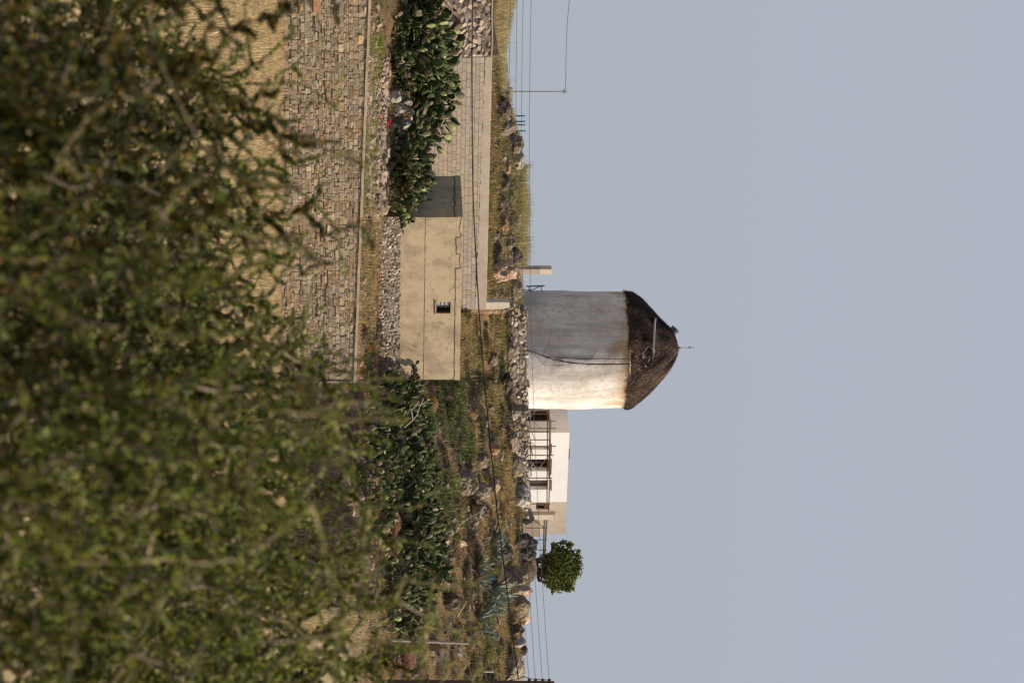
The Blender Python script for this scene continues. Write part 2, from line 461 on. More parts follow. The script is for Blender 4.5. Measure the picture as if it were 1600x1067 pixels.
def stones(mb, o, e, n, W, top, bot, cw, ch, seed, pal, gap=0.014, dep=0.05, js=0.42, jt=0.3, big=0.0, rough=0.012, coursed=False):
    """voronoi stones on a vertical face. top(s), bot(s) absolute heights; o origin (z ignored)"""
    rnd = random.Random(seed)
    o = Vector((o[0], o[1], 0)); up = Vector((0, 0, 1))
    ss = [W * i / 24 for i in range(25)]
    z0 = min(bot(s) for s in ss); z1 = max(top(s) for s in ss)
    cells = []
    if coursed:
        # rough courses of flat field stones: bed lines wander, stones vary in length, some are doubled or split
        ph = rnd.random() * 9
        def bed(z, s): return z + .028 * mnoise.noise(Vector((s * .9 + ph, z * 3.1, 0))) + .016 * mnoise.noise(Vector((s * 3.3, z * 5.0, ph)))
        z = z0
        while z < z1:
            h = ch * rnd.choice([.55, .7, .85, 1, 1.1, 1.35, 1.8])
            s = -rnd.random() * cw
            while s < W:
                w = cw * rnd.choice([.35, .5, .7, .9, 1.1, 1.5, 1.9]) * rnd.uniform(.85, 1.15)
                a, b = s, s + w; ja, jb = rnd.uniform(-.02, .02), rnd.uniform(-.02, .02)
                parts = [(0, 1)]
                if h > ch * .8 and rnd.random() < .38: f = rnd.uniform(.35, .65); parts = [(0, f), (f, 1)]
                for f0, f1 in parts:
                    zz = lambda q, f: bed(z, q) * (1 - f) + bed(z + h, q) * f
                    cells.append([(a + ja * (f0 - .5), zz(a, f0)), ((a + b) / 2, zz((a + b) / 2, f0)), (b + jb * (f0 - .5), zz(b, f0)), (b + jb * (f1 - .5), zz(b, f1)), ((a + b) / 2, zz((a + b) / 2, f1)), (a + ja * (f1 - .5), zz(a, f1))])
                s += w
            z += h
    nr = -2 if coursed else int((z1 - z0) / ch) + 2; nc = int(W / cw) + 3
    grid = {}
    for r in range(-1, nr + 1):
        off = rnd.random()
        for c in range(-1, nc + 1):
            if big and rnd.random() < big: continue
            grid[(r, c)] = ((c + off + rnd.uniform(-js, js)), (r + 0.5 + rnd.uniform(-jt, jt)))
    for (r, c), (px, py) in grid.items():
        s, z = px * cw, z0 + py * ch
        if s < -cw or s > W + cw: continue
        tl = top(min(max(s, 0), W)); bl = bot(min(max(s, 0), W))
        if z > tl + ch or z < bl - ch: continue
        poly = [(px - 2.2, py - 2.2), (px + 2.2, py - 2.2), (px + 2.2, py + 2.2), (px - 2.2, py + 2.2)]
        for dr in (-2, -1, 0, 1, 2):
            for dc in (-3, -2, -1, 0, 1, 2, 3):
                q = grid.get((r + dr, c + dc))
                if q is None or (dr == 0 and dc == 0): continue
                ax, ay = q[0] - px, q[1] - py
                if ax * ax + ay * ay > 20: continue
                poly = clip_poly(poly, ax, ay, (ax * (q[0] + px) + ay * (q[1] + py)) / 2)
                if len(poly) < 3: break
            if len(poly) < 3: break
        poly = [(p[0] * cw, z0 + p[1] * ch) for p in poly]
        cells.append(poly)
    for poly in cells:
        s = min(max(sum(p[0] for p in poly) / len(poly), 0), W); tl, bl = top(s), bot(s)
        jag = rnd.uniform(-0.25, 0.12) * ch
        poly = clip_poly(poly, -1, 0, 0); poly = clip_poly(poly, 1, 0, W) if poly else poly
        if poly: poly = clip_poly(poly, 0, 1, tl + jag)
        if poly: poly = clip_poly(poly, 0, -1, -bl)
        if len(poly) < 3: continue
        cx = sum(p[0] for p in poly) / len(poly); cy = sum(p[1] for p in poly) / len(poly)
        rad = min(math.hypot(p[0] - cx, p[1] - cy) for p in poly)
        if rad < 0.025: continue
        # subdivide and roughen the outline, then two rings and a crown point
        pp = []
        for i in range(len(poly)):
            p, q = poly[i], poly[(i + 1) % len(poly)]
            L = math.hypot(q[0] - p[0], q[1] - p[1])
            if L < 0.02: continue
            pp.append(p)
            if L > 0.11: pp.append(((p[0] + q[0]) / 2, (p[1] + q[1]) / 2))
        if len(pp) < 3: continue
        d = rnd.uniform(0.3, 1.0) * dep
        k1 = max(0.5, 1 - gap / rad); k2 = k1 * rnd.uniform(0.84, 0.94)
        tl_ = .18 if coursed else .45
        tx, ty = rnd.uniform(-tl_, tl_), rnd.uniform(-tl_, tl_)
        rings = []
        for k, dd in ((k1, -0.05), (k1, d * 0.45), (k2, d)):
            ring = []
            for p in pp:
                a, bq = cx + (p[0] - cx) * k, cy + (p[1] - cy) * k
                jr = rough if dd > 0 else 0
                a += rnd.uniform(-jr, jr); bq += rnd.uniform(-jr, jr)
                dd2 = dd + (tx * (a - cx) + ty * (bq - cy) if dd > 0 else 0)
                v = o + e * a + n * dd2 + up * bq
                ring.append(tuple(v))
            rings.append(ring)
        m = len(pp)
        V = rings[0] + rings[1] + rings[2] + [tuple(o + e * cx + n * (d * 1.08) + up * cy)]
        Fc = []
        for i in range(m):
            j = (i + 1) % m
            Fc.append((i, j, m + j, m + i)); Fc.append((m + i, m + j, 2 * m + j, 2 * m + i))
            Fc.append((2 * m + i, 2 * m + j, 3 * m))
        c = np.array(rnd.choice(pal)) * (rnd.uniform(0.86, 1.12) if coursed else rnd.uniform(0.78, 1.2))
        mb.add(V, Fc, c)

PAL_WALL = [(0.44, 0.34, 0.22), (0.40, 0.31, 0.20), (0.47, 0.37, 0.25), (0.42, 0.34, 0.24), (0.37, 0.29, 0.19), (0.49, 0.40, 0.28), (0.47, 0.33, 0.18), (0.40, 0.32, 0.24)]
PAL_RUB = [(0.42, 0.35, 0.26), (0.36, 0.29, 0.21), (0.48, 0.41, 0.32), (0.31, 0.25, 0.19), (0.39, 0.31, 0.22)]
PAL_DARK = [(.18, .14, .11), (.24, .18, .13), (.12, .095, .08), (.36, .22, .10), (.30, .25, .19)]
PAL_PALE = [(0.42, 0.345, 0.26), (0.34, 0.27, 0.195), (0.52, 0.445, 0.35), (0.23, 0.175, 0.12), (0.38, 0.30, 0.215)]

def wall_box(mb, o, e, n, W, top, bot, th, col=(1, 1, 1), seg=12, back=0.02):
    """core of a wall whose top follows a slope"""
    o = Vector((o[0], o[1], 0)); V = []; Fc = []
    for i in range(seg + 1):
        s = W * i / seg
        for d in (-back, -back - th):
            for z in (bot(s), top(s)):
                V.append(tuple(o + e * s + n * d + Vector((0, 0, z))))
    for i in range(seg):
        a = i * 4; b = a + 4
        Fc += [(a, b, b + 1, a + 1), (a + 1, b + 1, b + 3, a + 3), (a + 3, b + 3, b + 2, a + 2), (a + 2, b + 2, b, a)]
    Fc += [(0, 1, 3, 2), (seg * 4, seg * 4 + 2, seg * 4 + 3, seg * 4 + 1)]
    mb.add(V, Fc, col)

# long terrace wall ------------------------------------------------
def terrace_wall():
    A = LW.pt(-150); B = LW.pt(595)
    W = (B - A).to_2d().length; W = (Vector((B.x, B.y)) - Vector((A.x, A.y))).length
    zt = lambda s: np.interp(s, [0, W], [zv(583, A.y), zv(553, B.y)])
    zb = lambda s: np.interp(s, [0, W], [zv(432, A.y), zv(430, B.y)])
    root = empty('stone_terrace_wall', (A.x, A.y, zb(0)))
    root.rotation_euler = (0, 0, 0)
    tag(root, 'long tan dry stone retaining wall with pale mortar coping, above the straw field', 'retaining wall')
    off = Vector((A.x, A.y, zb(0)))
    mb = MB(); wall_box(mb, A, LW.e, LW.n, W, lambda s: zt(s) - 0.01, zb, 0.5)
    mb.build('wall_core', M_mortar, root, origin=None).location = -off
    mb = MB(); stones(mb, A, LW.e, LW.n, W, lambda s: zt(s) - 0.02, zb, 0.22, 0.115, 3, PAL_WALL, gap=0.004, dep=0.022, rough=.009, coursed=True)
    mb.build('stone_facing', M_stone, root).location = -off
    # coping that caps the top and runs down the end of the wall
    mb = MB()
    seg = 60; rnd = random.Random(4); V = []; Fc = []
    o = Vector((A.x, A.y, 0))
    for i in range(seg + 1):
        s = (W + 0.06) * i / seg; z = zt(min(s, W)) + rnd.uniform(-0.008, 0.008)
        for d, h in ((0.06, -0.02), (0.06, 0.075), (-0.5, 0.075), (-0.5, -0.02)):
            V.append(tuple(o + LW.e * s + LW.n * (d + rnd.uniform(-.006, .006)) + Vector((0, 0, z + h))))
    for i in range(seg):
        a = i * 4; b = a + 4
        for k in range(4): Fc.append((a + k, b + k, b + (k + 1) % 4, a + (k + 1) % 4))
    Fc += [(0, 1, 2, 3), (seg * 4 + 3, seg * 4 + 2, seg * 4 + 1, seg * 4)]
    mb.add(V, Fc)
    mb.box(tuple(Vector((B.x, B.y, 0)) + LW.e * 0.035 - LW.n * 0.22 + Vector((0, 0, zt(W) - 1.65))), (0.06, 0.52, 3.2), rz=LW.rot)
    mb.build('coping', M_coping, root).location = -off
    # terracotta block let into the face near the top edge of the photo
    p = LW.pt(9, 495)
    mb = MB(); mb.box((p.x + LW.n.x * 0.03, p.y + LW.n.y * 0.03, p.z), (0.50, 0.12, 0.24), (0.50, 0.27, 0.15), rz=LW.rot)
    mb.build('terracotta_block', M_stone, root).location = -off
terrace_wall()

# hut ---------------------------------------------------------------
HUT_W = (Vector(LH.pt(593)[:2]) - Vector(LH.pt(340)[:2])).length
HUT_L = 3.6
def on_face(u, v):
    """a point of the hut's front plane"""
    return LH.pt(u, v)
def hut():
    o = LH.pt(340); z0 = zv(625, LH.D(340)); z1 = zv(713, LH.D(340)); zt = zv(723, LH.D(340))
    O = Vector((o.x, o.y, 0)); e, n = LH.e, LH.n
    root = empty('concrete_hut', (o.x, o.y, z0)); off = Vector((o.x, o.y, z0))
    tag(root, 'small flat-roofed hut of stained beige concrete with one window and cracked roof edge', 'hut')
    def s_of(u): return (Vector(LH.pt(u)[:2]) - Vector(o[:2])).length
    s1, s2 = s_of(472), s_of(490)
    za, zb_ = zv(681.5, LH.D(481)), zv(704, LH.D(481))
    S = [0, s1, s2, HUT_W]; Z = [z0, za, zb_, z1 + 0.02]
    mb = MB()
    def q(s, z, d=0): return tuple(O + e * s + n * d + Vector((0, 0, z)))
    V = [q(s, z) for s in S for z in Z]; Fc = []
    for i in range(3):
        for j in range(3):
            if i == 1 and j == 1: continue
            Fc.append((i * 4 + j, (i + 1) * 4 + j, (i + 1) * 4 + j + 1, i * 4 + j + 1))
    mb.add(V, Fc)
    # reveal
    a = [q(S[1], Z[1]), q(S[2], Z[1]), q(S[2], Z[2]), q(S[1], Z[2])]
    b = [q(S[1], Z[1], -.22), q(S[2], Z[1], -.22), q(S[2], Z[2], -.22), q(S[1], Z[2], -.22)]
    mb.add(a + b, [(0, 1, 5, 4), (1, 2, 6, 5), (2, 3, 7, 6), (3, 0, 4, 7)])
    # side, back, other side
    V = [q(0, z0), q(0, z1 + .02), q(0, z0, -HUT_L), q(0, z1 + .02, -HUT_L), q(HUT_W, z0), q(HUT_W, z1 + .02), q(HUT_W, z0, -HUT_L), q(HUT_W, z1 + .02, -HUT_L)]
    mb.add(V, [(0, 1, 3, 2), (2, 3, 7, 6), (6, 7, 5, 4)])
    body = mb.build('wall', M_hut, root); body.location = -off
    # roof slab, a little proud, with a slightly uneven lower edge
    mb = MB(); rnd = random.Random(2); seg = 40; V = []; Fc = []
    for i in range(seg + 1):
        s = -0.02 + (HUT_W + .04) * i / seg
        h = rnd.uniform(-.012, .012)
        for d, z in ((.004, z1 + .021), (.006, zt + h), (-HUT_L - .02, zt), (-HUT_L - .02, z1 + .021)):
            V.append(q(s, z, d))
    for i in range(seg):
        a_ = i * 4; b_ = a_ + 4
        for k in range(4): Fc.append((a_ + k, b_ + k, b_ + (k + 1) % 4, a_ + (k + 1) % 4))
    Fc += [(0, 1, 2, 3), (seg * 4 + 3, seg * 4 + 2, seg * 4 + 1, seg * 4)]
    mb.add(V, Fc); mb.build('roof_slab', M_hut, root).location = -off
    # cracks: thin dark open joints along the roof edge, jagged
    mb = MB(); rnd = random.Random(9)
    path = [(340, 721.5), (349, 719.5), (360, 717), (366, 720.5), (371, 719), (371.5, 712.5), (397, 713.5), (397.5, 719.5), (408, 717.5), (419, 720), (420, 712),
            (440, 711.6), (470, 711.5), (500, 710.8), (540, 710.5), (575, 710.0), (585, 710.2), (589, 709.5), (593, 709)]
    pts = []
    for (ua, va), (ub, vb) in zip(path[:-1], path[1:]):
        k = max(1, int(abs(ub - ua) / 5))
        for i in range(k):
            t = i / k
            pts.append((ua + (ub - ua) * t, va + (vb - va) * t + (rnd.uniform(-.5, .5) if i else 0)))
    pts.append(path[-1])
    tp = [on_face(u, v) + n * .006 for u, v in pts]
    mb.tube(tp, [(.015 if 366 <= u <= 421 else rnd.uniform(.009, .015)) for u, v in pts], 5)
    M_crack = mat_noise('crack', (0.045, 0.03, 0.02), (0.10, 0.07, 0.045), 6)
    mb.build('crack', M_crack, root).location = -off
    # the joint between the two lifts of concrete
    zc = zv(665, LH.D(340)); mb = MB()
    tp = [Vector((*LH.pt(340 + 253 * i / 60)[:2], zc + rnd.uniform(-.008, .008))) for i in range(61)]
    mb.tube(tp, [rnd.uniform(.008, .022) for _ in tp], 5)
    mb.build('pour_joint', mat_noise('joint_line', (0.14, 0.11, 0.07), (0.36, 0.29, 0.19), 4), root).location = -off
    mb = MB(); tp = [O - n * (HUT_L * i / 14) - e * .012 + Vector((0, 0, z1 + .02 + .03 * math.sin(i * 1.7) - .10 * (1 - i / 14))) for i in range(15)]
    mb.tube(tp, .022, 5); mb.build('side_crack', M_crack, root).location = -off
    # window: frame, panes of the leaf that is folded inwards, dark room
    win = empty('window', Vector(q(S[1], Z[1], -.1)) - off); win.parent = root
    wo_ = Vector(q(S[1], Z[1], -.1))
    ww, wh = S[2] - S[1], Z[2] - Z[1]
    mb = MB(); t = .035
    for cx, cz, sx, sz in ((t / 2, wh / 2, t, wh), (ww - t / 2, wh / 2, t, wh), (ww / 2, t / 2, ww - 2 * t, t), (ww / 2, wh - t / 2, ww - 2 * t, t)):
        mb.box(tuple(e * cx + Vector((0, 0, cz))), (sx, .05, sz), rz=LH.rot)
    for zz in (.33, .62): mb.box(tuple(e * (ww * .24) + Vector((0, 0, wh * zz)) + n * .02), (ww * .42, .03, .022), rz=LH.rot)
    mb.box(tuple(e * (ww * .47) + Vector((0, 0, wh * .5)) + n * .02), (.025, .03, wh * .93), rz=LH.rot)
    mb.build('frame', M_darkwood, win)
    for k, (za_, zc_) in enumerate(((.07, .32), (.345, .605), (.635, .93))):
        mb = MB(); mb.box(tuple(e * (ww * .255) + Vector((0, 0, wh * (za_ + zc_) / 2))), (ww * .36, .012, wh * (zc_ - za_)), rz=LH.rot)
        mb.build('pane', M_glass, win)
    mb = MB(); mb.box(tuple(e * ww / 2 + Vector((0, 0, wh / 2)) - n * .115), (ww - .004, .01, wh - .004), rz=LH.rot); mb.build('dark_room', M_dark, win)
    mb = MB(); mb.box(tuple(e * ww / 2 + Vector((0, 0, -.025)) + n * .10), (ww + .1, .1, .045), rz=LH.rot); mb.build('sill', M_hut, win)
    # rubble plinth
    A = LH.pt(334); Wp = (Vector(LH.pt(595)[:2]) - Vector(A[:2])).length
    Op = Vector((A.x, A.y, 0)) + n * .28
    zt2 = lambda s: z0 + .02; zb2 = lambda s: np.interp(s, [0, Wp], [zv(582, A.y), zv(585, LH.D(595))])
    r2 = empty('rubble_plinth', (Op.x, Op.y, zb2(0))); off2 = Vector((Op.x, Op.y, zb2(0)))
    tag(r2, 'low rubble stone wall that carries the concrete hut', 'stone wall')
    mb = MB(); wall_box(mb, Op, e, n, Wp, zt2, zb2, HUT_L + .3); mb.build('wall_core', M_mortar, r2).location = -off2
    mb = MB(); stones(mb, Op, e, n, Wp, lambda s: zt2(s) + .03, zb2,   .15, .10, 11, PAL_RUB, gap=.003, dep=.03, js=.42, jt=.42, big=.05, rough=.008)
    mb.build('stone_facing', M_stone, r2).location = -off2
    p = LH.pt(573.5, 609) + n * .38
    mb = MB(); pts = [tuple(p + e * (.075 * math.cos(q_)) + Vector((0, 0, .075 * math.sin(q_))) + n * dd) for dd in (0, .03) for q_ in np.linspace(0, 2 * math.pi, 13)[:-1]]
    mb.add(pts, [tuple(range(12, 24))] + [(i, (i + 1) % 12, 12 + (i + 1) % 12, 12 + i) for i in range(12)], (0.8, .78, .72))
    o_ = mb.build('round_white_stone', M_stone, r2); o_.location = -off2
    # earth in front of the plinth hides its foot; small rubble end on the shaded side
hut()

# block wall --------------------------------------------------------
def block_wall():
    A, B = LB.pt(90), LB.pt(483.5); e, n = LB.e, LB.n
    W = (Vector(B[:2]) - Vector(A[:2])).length
    z0 = zv(660, A.y); ztop = zv(769, A.y)
    O = Vector((A.x, A.y, 0)); off = Vector((A.x, A.y, z0))
    root = empty('block_wall', off)
    tag(root, 'pale concrete block wall with rendered top beam, behind the concrete hut', 'wall')
    zbeam = lambda s: np.interp(s, [0, W], [ztop - .30, ztop - .52])
    mb = MB(); wall_box(mb, O, e, n, W, lambda s: ztop - .32, lambda s: z0, .3, back=.012); mb.build('wall_core', mat_noise('block_joint', (0.13, 0.095, 0.07), (0.28, 0.21, 0.155), 3), root).location = -off
    mb = MB(); rnd = random.Random(5); bh, bw = .197, .40
    r = 0; z = z0
    while z < ztop - .3:
        s = -rnd.choice([0.0, .2, .1, .3]) ; 
        while s < W:
            L = rnd.choice([.4, .4, .4, .33, .4, .46, .25])
            a, b = max(s, 0) + .008, min(s + L, W) - .008
            if b - a > .05:
                top_ = min(z + bh - .013, zbeam((a + b) / 2) - .01)
                if top_ - z > .05:
                    d = rnd.uniform(0, .004)
                    g = rnd.uniform(.9, 1.08); c = np.array([.47, .378, .275]) * g
                    c = c * (1, rnd.uniform(.97, 1.02), rnd.uniform(.95, 1.04))
                    cc = O + e * ((a + b) / 2) + n * d + Vector((0, 0, (z + top_) / 2))
                    V = []; hx, hz_ = (b - a) / 2, (top_ - z) / 2
                    for kk, dd in ((1, -.02), (1, .004), (.985, .006)):
                        fx, fz = hx - (0 if kk == 1 else .006), hz_ - (0 if kk == 1 else .006)
                        for i, j in ((-1, -1), (1, -1), (1, 1), (-1, 1)):
                            V.append(tuple(cc + e * (fx * i) + Vector((0, 0, fz * j)) + n * dd))
                    mb.add(V, [(0, 1, 5, 4), (1, 2, 6, 5), (2, 3, 7, 6), (3, 0, 4, 7), (4, 5, 9, 8), (5, 6, 10, 9), (6, 7, 11, 10), (7, 4, 8, 11), (8, 9, 10, 11)], c)
            s += L
        z += bh; r += 1
    mb.build('block_facing', M_block, root).location = -off
    # mortar smears over the upper courses are part of the beam
    mb = MB(); V = []; Fc = []; seg = 70
    for i in range(seg + 1):
        s = W * i / seg; zb_ = zbeam(s) + rnd.uniform(-.035, .03); zt_ = ztop + rnd.uniform(-.008, .008)
        for d, z in ((.012, zb_), (.010, zt_ - .02), (.004, zt_), (-.34, zt_), (-.34, zb_)):
            V.append(tuple(O + e * s + n * d + Vector((0, 0, z))))
    for i in range(seg):
        a_, b_ = i * 5, i * 5 + 5
        for k in range(5): Fc.append((a_ + k, b_ + k, b_ + (k + 1) % 5, a_ + (k + 1) % 5))
    Fc += [(0, 1, 2, 3, 4), (seg * 5 + 4, seg * 5 + 3, seg * 5 + 2, seg * 5 + 1, seg * 5)]
    mb.add(V, Fc); mb.build('top_beam', M_beam, root).location = -off
    # stub wall climbing the bank at the end
    p = LB.pt(473); q = LB.pt(484)
    ww = (Vector(q[:2]) - Vector(p[:2])).length
    oo = Vector((p.x, p.y, 0)) - n * .36
    r3 = empty('wall_pier', (oo.x, oo.y, ztop - .3)); o3 = Vector((oo.x, oo.y, ztop - .3))
    tag(r3, 'short pale rendered pier standing up from the end of the block wall', 'pier')
    oo = Vector((p.x, p.y, 0)) - n * .03
    zp = zv(797, p.y); rnd = random.Random(8); mb = MB(); V = []; Fc = []; K = 8
    for i in range(K + 1):
        z = ztop - .1 + (zp - ztop + .1) * i / K; sh = .10 * max(0, i - 5) / 3
        for s_w, d in ((0, 0), (ww - sh, 0), (ww - sh, -.42), (0, -.42)):
            V.append(tuple(oo + e * (s_w + rnd.uniform(-.012, .012)) + n * d + Vector((0, 0, z))))
    for i in range(K):
        for k in range(4): Fc.append((i * 4 + k, i * 4 + (k + 1) % 4, i * 4 + 4 + (k + 1) % 4, i * 4 + 4 + k))
    Fc.append(tuple(K * 4 + k for k in range(4)))
    mb.add(V, Fc); mb.build('render', M_cream, r3).location = -o3
    # rubble wall continuing to the top edge of the photo
    C = LB.pt(-160); Wr = (Vector(A[:2]) - Vector(C[:2])).length
    r4 = empty('rubble_field_wall', (C.x, C.y, z0)); o4 = Vector((C.x, C.y, z0))
    tag(r4, 'rubble wall of brown field stones running up to the block wall, at the top edge of the photo', 'stone wall')
    zt4 = lambda s: ztop - .06 + .02 * math.sin(s * 2.1)
    mb = MB(); wall_box(mb, Vector((C.x, C.y, 0)), e, n, Wr - .01, zt4, lambda s: z0, .4); mb.build('wall_core', M_mortar, r4).location = -o4
    mb = MB(); stones(mb, Vector((C.x, C.y, 0)), e, n, Wr - .02, lambda s: zt4(s), lambda s: z0, .21, .16, 21,
                      [(.48, .37, .27), (.40, .30, .22), (.55, .43, .32), (.33, .25, .19), (.46, .38, .31)], gap=.004, dep=.045, js=.45, jt=.45, big=.2)
    mb.build('stone_facing', M_stone, r4).location = -o4
    mb = MB(); wall_box(mb, Vector((C.x, C.y, 0)), e, n, Wr - .01, lambda s: zt4(s) + .05, lambda s: zt4(s) + .002, .42, back=-.08, seg=40); mb.build('coping', M_coping, r4).location = -o4
    # small square drain hole
    p = LB.pt(67, 722)
    mb = MB(); mb.box((p.x + n.x * .06, p.y + n.y * .06, p.z), (.19, .05, .16), rz=LB.rot); mb.build('drain_hole', M_dark, r4).location = -o4
    # dark timber lying on the coping
    a, b = LB.pt(33), LB.pt(86)
    za = zt4(0) + .06
    mb = MB(); V = []
    for p, h in ((a, .02), (b, .30)):
        for d in (.02, -.2):
            for zz in (za, za + h): V.append((p.x + n.x * d, p.y + n.y * d, zz))
    mb.add(V, [(0, 4, 5, 1), (2, 3, 7, 6), (1, 5, 7, 3), (0, 2, 6, 4), (0, 1, 3, 2), (4, 6, 7, 5)])
    o5 = mb.build('timber_wedge', M_darkwood); tag(o5, 'long dark tapering timber lying on top of the rubble wall', 'timber')
block_wall()

# ------------------------------------------------------------------ windmill
MC = Vector((xu(547, 150), 150, 0)); MZ = zv(822, 147)
def windmill():
    root = empty('windmill', (MC.x, MC.y, MZ)); off = Vector((MC.x, MC.y, MZ))
    tag(root, 'round whitewashed windmill tower with dark thatched cap on the hilltop', 'windmill')
    zr = zv(977.5, 150); H = zr - MZ
    rnd = random.Random(1)
    # tower
    N, K = 128, 60; V = []; Fc = []
    for k in range(K + 1):
        t = k / K; z = -0.7 + (H + .7) * t
        r = 3.085 + .06 * math.sin(math.pi * min(1, max(0, t * 1.1))) - .03 * t
        for i in range(N):
            a = 2 * math.pi * i / N
            w = 0.06 * (mnoise.noise(Vector((math.cos(a) * 1.3, math.sin(a) * 1.3, z * .5))) + .5 * mnoise.noise(Vector((math.cos(a) * 4, math.sin(a) * 4, z * 1.3))))
            V.append(((r + w) * math.cos(a), (r + w) * math.sin(a), z))
    for k in range(K):
        for i in range(N):
            j = (i + 1) % N; Fc.append((k * N + i, k * N + j, (k + 1) * N + j, (k + 1) * N + i))
    Fc.append(tuple(K * N + i for i in range(N)))
    mb = MB(); mb.add(V, Fc); mb.build('tower', M_mill, root, smooth=True)
    # rough stone and mortar rim under the thatch
    mb = MB(); V = []; Fc = []; N2 = 160
    for i in range(N2):
        a = 2 * math.pi * i / N2
        for r, z in ((3.05, H - .12), (3.07, H - .10), (3.08, H - .0), (3.0, H + .02)):
            w = .03 * mnoise.noise(Vector((math.cos(a) * 9, math.sin(a) * 9, z * 3)))
            V.append(((r + w) * math.cos(a), (r + w) * math.sin(a), z + w))
    for i in range(N2):
        j = (i + 1) % N2
        for k in range(3): Fc.append((i * 4 + k, j * 4 + k, j * 4 + k + 1, i * 4 + k + 1))
    mb.add(V, Fc, (.24, .17, .11)); mb.build('rim', M_stone, root)
    # thatched cap
    s = 150 / F
    prof = [(-8, 91.5), (0, 91.5), (6, 91), (12, 88.5), (20, 82.5), (28, 76), (36, 68.5), (44, 59.5), (52, 50), (60, 42), (68, 32), (73, 25), (78, 16), (81, 9), (83, 4), (84, 1)]
    hs = [p[0] for p in prof]; rr = [p[1] for p in prof]
    K = 60; N = 200; V = []; Fc = []
    def cap_r(h, a):
        r = np.interp(h, hs, rr) * s
        # the old shaft opening leaves a deep hollow in the side that faces the camera
        da = (a - (-math.pi / 2 + .10) + math.pi) % (2 * math.pi) - math.pi
        holl = math.exp(-(da / .26) ** 2 - ((h - 20) / 13) ** 2)
        bul = math.exp(-((da + 1.0) / .7) ** 2 - ((h - 25) / 22) ** 2)
        tn = min(1, r / 1.2)
        dl = (a - math.pi + math.pi) % (2 * math.pi) - math.pi
        r += .22 * math.exp(-(dl / .8) ** 2 - ((h - 73) / 9) ** 2)
        return r * (1 - .20 * holl + .015 * bul) + tn * (.15 * mnoise.noise(Vector((math.cos(a) * 3, math.sin(a) * 3, h * .03))) + .05 * mnoise.noise(Vector((math.cos(a) * 11, math.sin(a) * 11, h * .05))) + .025 * mnoise.noise(Vector((math.cos(a) * 34, math.sin(a) * 34, h * .12))))
    for k in range(K + 1):
        h = -8 + 92 * k / K
        for i in range(N):
            a = 2 * math.pi * i / N; r = cap_r(h, a)
            droop = (.05 * mnoise.noise(Vector((math.cos(a) * 12, math.sin(a) * 12, 3))) if k == 0 else 0)
            V.append((r * math.cos(a), r * math.sin(a), H + max(h, -1.5) * s + droop * 1.6))
    for k in range(K):
        for i in range(N):
            j = (i + 1) % N; Fc.append((k * N + i, k * N + j, (k + 1) * N + j, (k + 1) * N + i))
    C = np.array([np.array([.06, .038, .028]) * (.75 + .6 * (mnoise.noise(Vector(v) * 1.1) * .5 + .5)) for v in V])
    mb = MB(); mb.add(V, Fc, C); cap = mb.build('thatch_cap', M_thatch, root, smooth=True)
    # straw layered over it
    mb = MB(); rnd = random.Random(77)
    Vs = []; Cs = []
    for q in range(15000):
        a = rnd.uniform(0, 2 * math.pi); h = rnd.uniform(-6, 80) if rnd.random() < .8 else rnd.uniform(40, 82)
        L = rnd.uniform(6, 14); h2 = max(-10, h - L)
        a2 = a + rnd.gauss(0, .05) + (.35 * mnoise.noise(Vector((math.cos(a) * 2, math.sin(a) * 2, h * .04)))) * L / 12
        r1 = cap_r(max(h, -8), a) + .012; r2 = cap_r(max(h2, -8), a2) + (rnd.uniform(.02, .09) if rnd.random() < .85 else rnd.uniform(.08, .2))
        z1_, z2_ = H + max(h, -1) * s + .02, H + max(h2, -5 + 5 * mnoise.noise(Vector((a * 9, 0, 0)))) * s
        p1 = Vector((r1 * math.cos(a), r1 * math.sin(a), z1_)); p2 = Vector((r2 * math.cos(a2), r2 * math.sin(a2), z2_))
        w = rnd.uniform(.012, .032); tv = Vector((-math.sin(a), math.cos(a), 0)) * w
        Vs += [tuple(p1 - tv), tuple(p1 + tv), tuple(p2)]
        g = rnd.uniform(.5, 1.25) * (1 + 1.3 * mnoise.noise(Vector((math.cos(a) * 4.5, math.sin(a) * 2.5, h * .06)))); base = (.095, .060, .042) if rnd.random() < .90 else (.22, .155, .11)
        Cs += [np.array(base) * g] * 3
    Vs = np.array(Vs); Qs = np.arange(len(Vs)).reshape(-1, 3)
    mb.add_many(Vs, Qs, np.array(Cs)); tag(mb.build('straw', M_thatch, cap), kind='stuff')
    # dark opening
    zc = H + 20 * s
    a = -math.pi / 2 + .10
    mb = MB(); c = Vector((math.cos(a), math.sin(a), 0)) * (cap_r(20, a) + .015); V = [tuple(c * 1.0 + Vector((0, 0, zc)))]
    for i in range(18):
        q = 2 * math.pi * i / 18; hh = 19 + 16 * math.sin(q) * rnd.uniform(.8, 1.1); aa = a + .22 * math.cos(q) * rnd.uniform(.8, 1.15)
        r = cap_r(hh, aa) + .012; V.append((r * math.cos(aa), r * math.sin(aa), H + hh * s))
    mb.add(V, [(0, 1 + i, 1 + (i + 1) % 18) for i in range(18)]); mb.build('shaft_opening', M_dark, root)
    # pale broken spar across the cap
    def wp(u, v, D): return P(u, v, D) - off
    mb = MB(); pts = [wp(497, 1024.5, 148.25), wp(505, 1023.2, 148.15), (wp(522, 1022, 147.9)), wp(538, 1021.5, 147.6), wp(546, 1021, 147.4), wp(553, 1021, 147.4)]
    mb.tube(pts, [.035, .055, .06, .06, .055, .03], 8, (.66, .57, .45)); mb.build('spar', M_bark, root)
    mb = MB()
